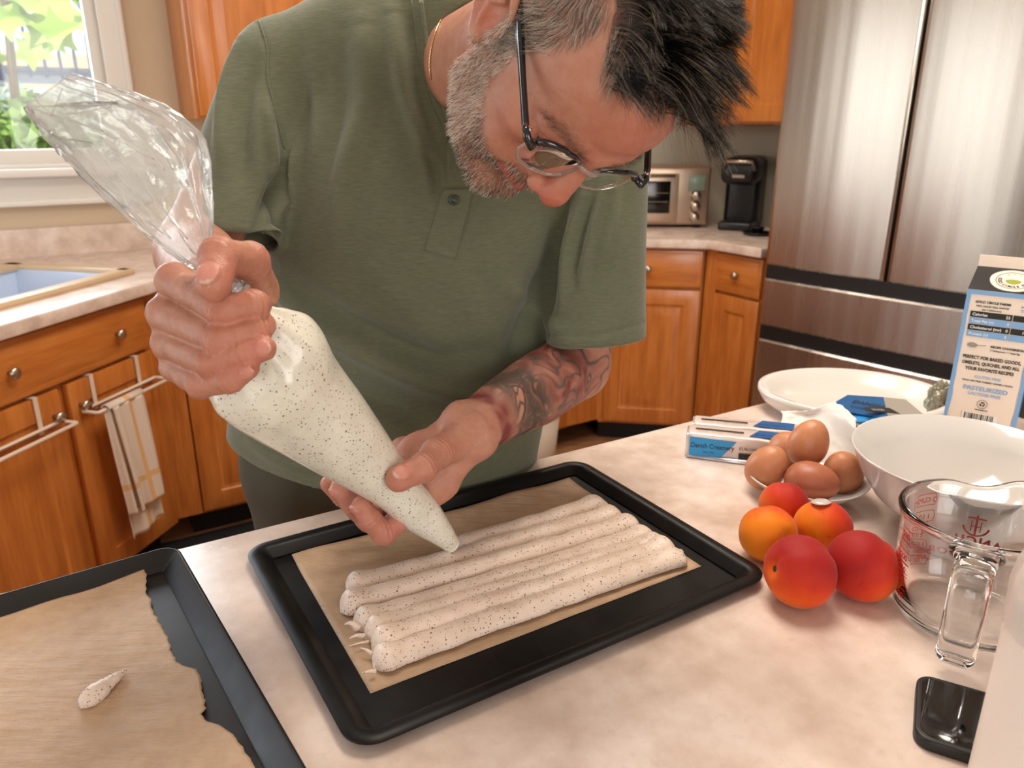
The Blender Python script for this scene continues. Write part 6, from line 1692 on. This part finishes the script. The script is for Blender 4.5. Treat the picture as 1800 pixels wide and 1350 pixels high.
for s in (-1, 1):
    mk('rim', *tube(c2w(np.array([lens_pt(s, a) for a in AN_])), .0017, 8, closed=True), M_CLR, gl, smooth=True, world=True)
    V = [lens_pt(s, 0, 0, .0)] ; ring = []
    for k in (.35, .7, 1.0):
        ring.append([len(V) + i for i in range(64)]); V += [lens_pt(s, a, k, .0012 * (1 - k * k)) for a in AN_]
    F = [(0, ring[0][i], ring[0][(i + 1) % 64]) for i in range(64)]
    for q in (0, 1): F += [(ring[q][i], ring[q + 1][i], ring[q + 1][(i + 1) % 64], ring[q][(i + 1) % 64]) for i in range(64)]
    mk('lens', c2w(np.array(V)), F, M_LENS, gl, smooth=True, world=True)
    aa = np.linspace(math.radians(20), math.radians(150), 26)
    br = np.array([lens_pt(s, a, 1.035, .0016) for a in aa]); mk('browline', *tube(c2w(br), np.r_[np.linspace(.0030, .0022, 20), np.linspace(.0020, .0006, 6)], 8), M_BLKA, gl, smooth=True, world=True)
    hp_ = H(s * .0705, .0265, .098)
    mk('end_piece', *tube(c2w(np.array([lens_pt(s, math.radians(24), 1.03, .001), H(s * .0655, .0255, .1035), H(s * .0705, .0265, .098), H(s * .0725, .0270, .091)])), [.0030, .0036, .0034, .0030], 10), M_BLKA, gl, smooth=True, world=True)
    tp_ = curve_pts([H(s * .0725, .0272, .090), H(s * .0755, .0285, .055), H(s * .0785, .0300, .020), H(s * .0800, .0300, -.008), H(s * .0800, .0240, -.024), H(s * .0780, .008, -.036), H(s * .0760, -.008, -.042)], 48)
    n_ = len(tp_); T = np.gradient(tp_, axis=0); T /= np.linalg.norm(T, axis=1)[:, None]; V = []
    sec = roundrect(.0032, 1.0, .0015, 3); lat = HR[:, 0]
    hh = interp(np.linspace(0, 1, n_), [0, .25, .5, .7, 1], [.0046, .0044, .0062, .0064, .0040]) * 1.15
    for p, t_, h_ in zip(tp_, T, hh):
        nn = np.cross(lat, t_); nn /= np.linalg.norm(nn); ll = np.cross(t_, nn)
        V += [p + ll * x + nn * (y * h_ if abs(y) < .49 else y * h_) for x, y in sec]
    m_ = len(sec); F = grid_faces(n_, m_, True) + [tuple(range(m_)), tuple((n_ - 1) * m_ + k for k in range(m_ - 1, -1, -1))]
    mk('temple', c2w(np.array(V)), F, M_BLKA, gl, smooth=True, world=True)
    mk('hinge', *tube(c2w(np.array([H(s * .0700, .0235, .093), H(s * .0700, .0305, .093)])), .0013, 8), M_NICKEL, gl, smooth=True, world=True)
    v, f = lathe([(.0001, .0012), (.0028, .0010), (.0036, 0), (.0028, -.0010), (.0001, -.0012)], 14); c_ = H(s * .0085, .010, .1015)
    mk('nose_pad', c2w((v * [1, 1.5, 1]) @ np.stack([HR[:, 2] * .5 + HR[:, 0] * .2, HR[:, 1], HR[:, 0] * s]) + c_), f, M_CLR, gl, smooth=True, world=True)
mk('bridge', *tube(c2w(np.array([lens_pt(-1, math.radians(150), 1.0), H(-.0055, .0245, .1085), H(0, .0258, .1095), H(.0055, .0245, .1085), lens_pt(1, math.radians(150), 1.0)])), [.0020, .0024, .0022, .0024, .0020], 8), M_CLR, gl, smooth=True, world=True)
# fine gold chain round the neck
q = curve_pts(np.array([(812, -30, 0), (794, 8, 0), (772, 40, 0), (760, 75, 0), (755, 112, 0), (757, 140, 0)], float), 70); P = body.hit(q[:, 0], q[:, 1], .0012)
nk = mk('necklace', *tube(c2w(P), .0008 + .0004 * np.cos(np.arange(70) * 2.4), 6), plain('pale_gold', rgb(222, 190, 130), .25, 1.0), smooth=True); tag(nk, 'fine gold chain necklace on the man\'s neck', 'necklace')
# ------------------------------------------------------------------ piping bag held by both hands
bagc = c2w(cc(600, 770, .71))
bag = thing('piping_bag', 'clear plastic piping bag full of speckled meringue held in both hands', 'piping bag', bagc)
def bagfill_mat():
    t = NT('meringue_behind_plastic'); v = t.coord('Object')
    c = t.ramp(t.noise(v, 26, 3), [(.3, rgb(212, 206, 190)), (.7, rgb(228, 224, 210))])
    def specks(scale, thr, dens):
        x = t.n('ShaderNodeTexVoronoi', feature='F1', ins={'Vector': v, 'Scale': scale}); sep = t.n('ShaderNodeSeparateColor'); t.t.links.new(x.outputs['Color'], sep.inputs[0])
        return t.math('MULTIPLY', t.math('LESS_THAN', x.outputs['Distance'], t.math('MULTIPLY', sep.outputs[0], thr)), t.math('LESS_THAN', sep.outputs[1], dens))
    s = t.math('MAXIMUM', specks(430, .34, .55), specks(210, .22, .50)); c = t.mix(t.math('MULTIPLY', s, .82), c, rgb(78, 64, 50))
    soft = t.noise(v, 300, 2); c = t.mix(t.ramp(soft, [(.60, (0, 0, 0)), (.70, (.30, .30, .30))]), c, rgb(150, 140, 124))
    b = t.noise(t.coord('Object', (8, 8, 26)), 1.0, 3)
    t.bsdf(color=c, rough=.30, spec=.5, coat=.55, coatr=.10, sss=.1, sssr=(1, .9, .7), ssss=.004, normal=t.bump(b, .15, .002)); return t.m
M_BAGF = bagfill_mat()
def bag_loft(rows, nseg, nang, seed, crumple, open_end=False):
    """rows (left px, left py, right px, right py, depth, flatness): edges of the bag as seen, rounded by flatness"""
    Lp = np.array([cc(r[0], r[1], r[4]) for r in rows]); Rp = np.array([cc(r[2], r[3], r[4]) for r in rows]); fl = np.array([r[5] for r in rows], float)
    s = np.r_[0, np.cumsum(np.linalg.norm(np.diff((Lp + Rp) / 2, axis=0), axis=1))]; t = np.linspace(0, s[-1], nseg)
    l = interp(t, s, Lp); r = interp(t, s, Rp); f = interp(t, s, fl); V = np.zeros((nseg, nang, 3)); ax = np.gradient((l + r) / 2, axis=0); ax /= np.linalg.norm(ax, axis=1)[:, None]
    for i in range(nseg):
        c = (l[i] + r[i]) / 2; x = (r[i] - l[i]) / 2; w = np.linalg.norm(x); z = np.cross(ax[i], x / w)
        for j in range(nang):
            a = 2 * math.pi * j / nang; k = crumple(i / (nseg - 1), a, w) if crumple else 0
            V[i, j] = c + x * math.cos(a) * (1 + k) + z * w * f[i] * math.sin(a) * (1 + k)
    return V
rows = [(785, 968, 806, 947, .818, 1.0), (758, 952, 792, 920, .803, 1.0), (717, 929, 770, 884, .785, 1.0), (660, 885, 724, 830, .760, 1.0), (579, 836, 681, 764, .730, 1.0), (500, 791, 636, 696, .697, .98), (428, 751, 590, 630, .665, .96), (384, 722, 560, 577, .638, .92), (366, 702, 540, 560, .625, .85), (372, 660, 505, 548, .612, .75), (392, 590, 466, 536, .600, .7), (398, 545, 445, 515, .592, .8), (392, 522, 434, 492, .585, .9)]
def cr1(t, a, w): 
    pl = .05 * sst(np.array(t), .70, .95) * math.sin(a * 9 + 1.3 * math.sin(t * 9)) + .018 * mnoise.noise(Vector((math.cos(a) * 1.5, math.sin(a) * 1.5, t * 5)))
    return float(pl)
V = bag_loft(rows, 120, 64, 1, cr1)
V = V.reshape(-1, 3); F = grid_faces(120, 64, True) + [tuple(range(64)), tuple(119 * 64 + k for k in range(63, -1, -1))]
mk('filled_bag', c2w(V), F, M_BAGF, bag, smooth=True, world=True)
def film_mat():
    t = NT('clear_film'); v = t.coord('Object'); n = t.noise(v, 60, 5, .65); w = t.noise(v, 22, 4, .6)
    bmp = t.bump(t.math('ADD', t.math('MULTIPLY', w, 1.0), t.math('MULTIPLY', n, .4)), .55, .004)
    tr = t.n('ShaderNodeBsdfTransparent', ins={'Color': (.95, .95, .94, 1)}); gl = t.n('ShaderNodeBsdfGlossy', ins={'Roughness': .12, 'Color': (1, 1, 1, 1)}); tl = t.n('ShaderNodeBsdfTranslucent', ins={'Color': (.88, .88, .86, 1)}); df = t.n('ShaderNodeBsdfDiffuse', ins={'Color': (.86, .86, .84, 1)})
    t.set(gl, 'Normal', bmp)
    lw = t.n('ShaderNodeLayerWeight', ins={'Blend': .35})
    a = t.n('ShaderNodeMixShader', ins={0: .5}); t.set(a, 1, tl.outputs[0]); t.set(a, 2, df.outputs[0])
    b = t.n('ShaderNodeMixShader'); t.set(b, 0, t.math('ADD', .24, t.math('MULTIPLY', lw.outputs['Facing'], .35))); t.set(b, 1, tr.outputs[0]); t.set(b, 2, a.outputs[0])
    c = t.n('ShaderNodeMixShader'); fr = t.n('ShaderNodeFresnel', ins={'IOR': 1.5}); t.set(fr, 'Normal', bmp); t.set(c, 0, t.math('ADD', .05, t.math('MULTIPLY', fr.outputs[0], .9))); t.set(c, 1, b.outputs[0]); t.set(c, 2, gl.outputs[0])
    t.t.links.new(c.outputs[0], t.out.inputs[0]); return t.m
M_FILM = film_mat()
rows = [(392, 522, 434, 492, .585, .9), (368, 492, 412, 456, .577, .9), (342, 474, 394, 440, .572, .85), (322, 462, 378, 428, .568, .7), (262, 414, 374, 376, .560, .55), (208, 366, 369, 322, .550, .40), (166, 326, 362, 262, .540, .32), (130, 290, 344, 232, .530, .28), (96, 252, 290, 190, .521, .26), (68, 220, 218, 160, .513, .25), (50, 198, 160, 142, .507, .24), (45, 186, 124, 131, .503, .22)]
def cr2(t, a, w):
    k = t ** .6
    ridge = 1 - abs(mnoise.noise(Vector((math.cos(a) * 3.2, math.sin(a) * 3.2, t * 3.0)))) * 2
    r2 = 1 - abs(mnoise.noise(Vector((math.cos(a) * 6 + 9, math.sin(a) * 6, t * 8)))) * 2
    return float((.13 * ridge + .09 * r2) * (.35 + .65 * k) - .09 + .07 * math.sin(a * 11 + 3 * t) * (1 - k))
V = bag_loft(rows, 150, 110, 2, cr2); F = grid_faces(150, 110, True)
mk('film', c2w(V.reshape(-1, 3)), F, M_FILM, bag, smooth=True, world=True, label='empty crumpled clear film end')
# the inner layer: folded cuff hanging inside the opening
rows = [(215, 372, 330, 330, .548, .18), (165, 318, 300, 268, .536, .16), (120, 270, 250, 205, .523, .15), (80, 224, 205, 178, .514, .16), (50, 196, 196, 182, .507, .14)]
def cr3(t, a, w): return .10 * (1 - 2 * abs(mnoise.noise(Vector((math.cos(a) * 4, math.sin(a) * 4, t * 4 + 5)))))
V = bag_loft(rows, 60, 60, 3, cr3); mk('folded_cuff', c2w(V.reshape(-1, 3)), grid_faces(60, 60, True), M_FILM, bag, smooth=True, world=True)
# sharp crease lines where the film is folded over
cre = [((46, 188), (195, 183), .505, .500), ((46, 188), (180, 230), .504, .510), ((180, 230), (270, 280), .510, .520), ((195, 183), (290, 300), .500, .522), ((92, 242), (160, 250), .512, .510), ((160, 250), (300, 420), .510, .548), ((176, 240), (330, 420), .508, .552), ((110, 155), (90, 205), .503, .506), ((46, 188), (122, 132), .503, .503)]
for p, q, d0, d1 in cre:
    a, b = cc(*p, d0), cc(*q, d1); P = np.array([a + (b - a) * t + np.array([.0008 * mnoise.noise(Vector((t * 9, p[0], 0))), .0008 * mnoise.noise(Vector((t * 9, 4, p[1]))), 0]) for t in np.linspace(0, 1, 24)])
    mk('crease', *tube(c2w(P), .0005, 5), M_FILM, bag, smooth=True, world=True)
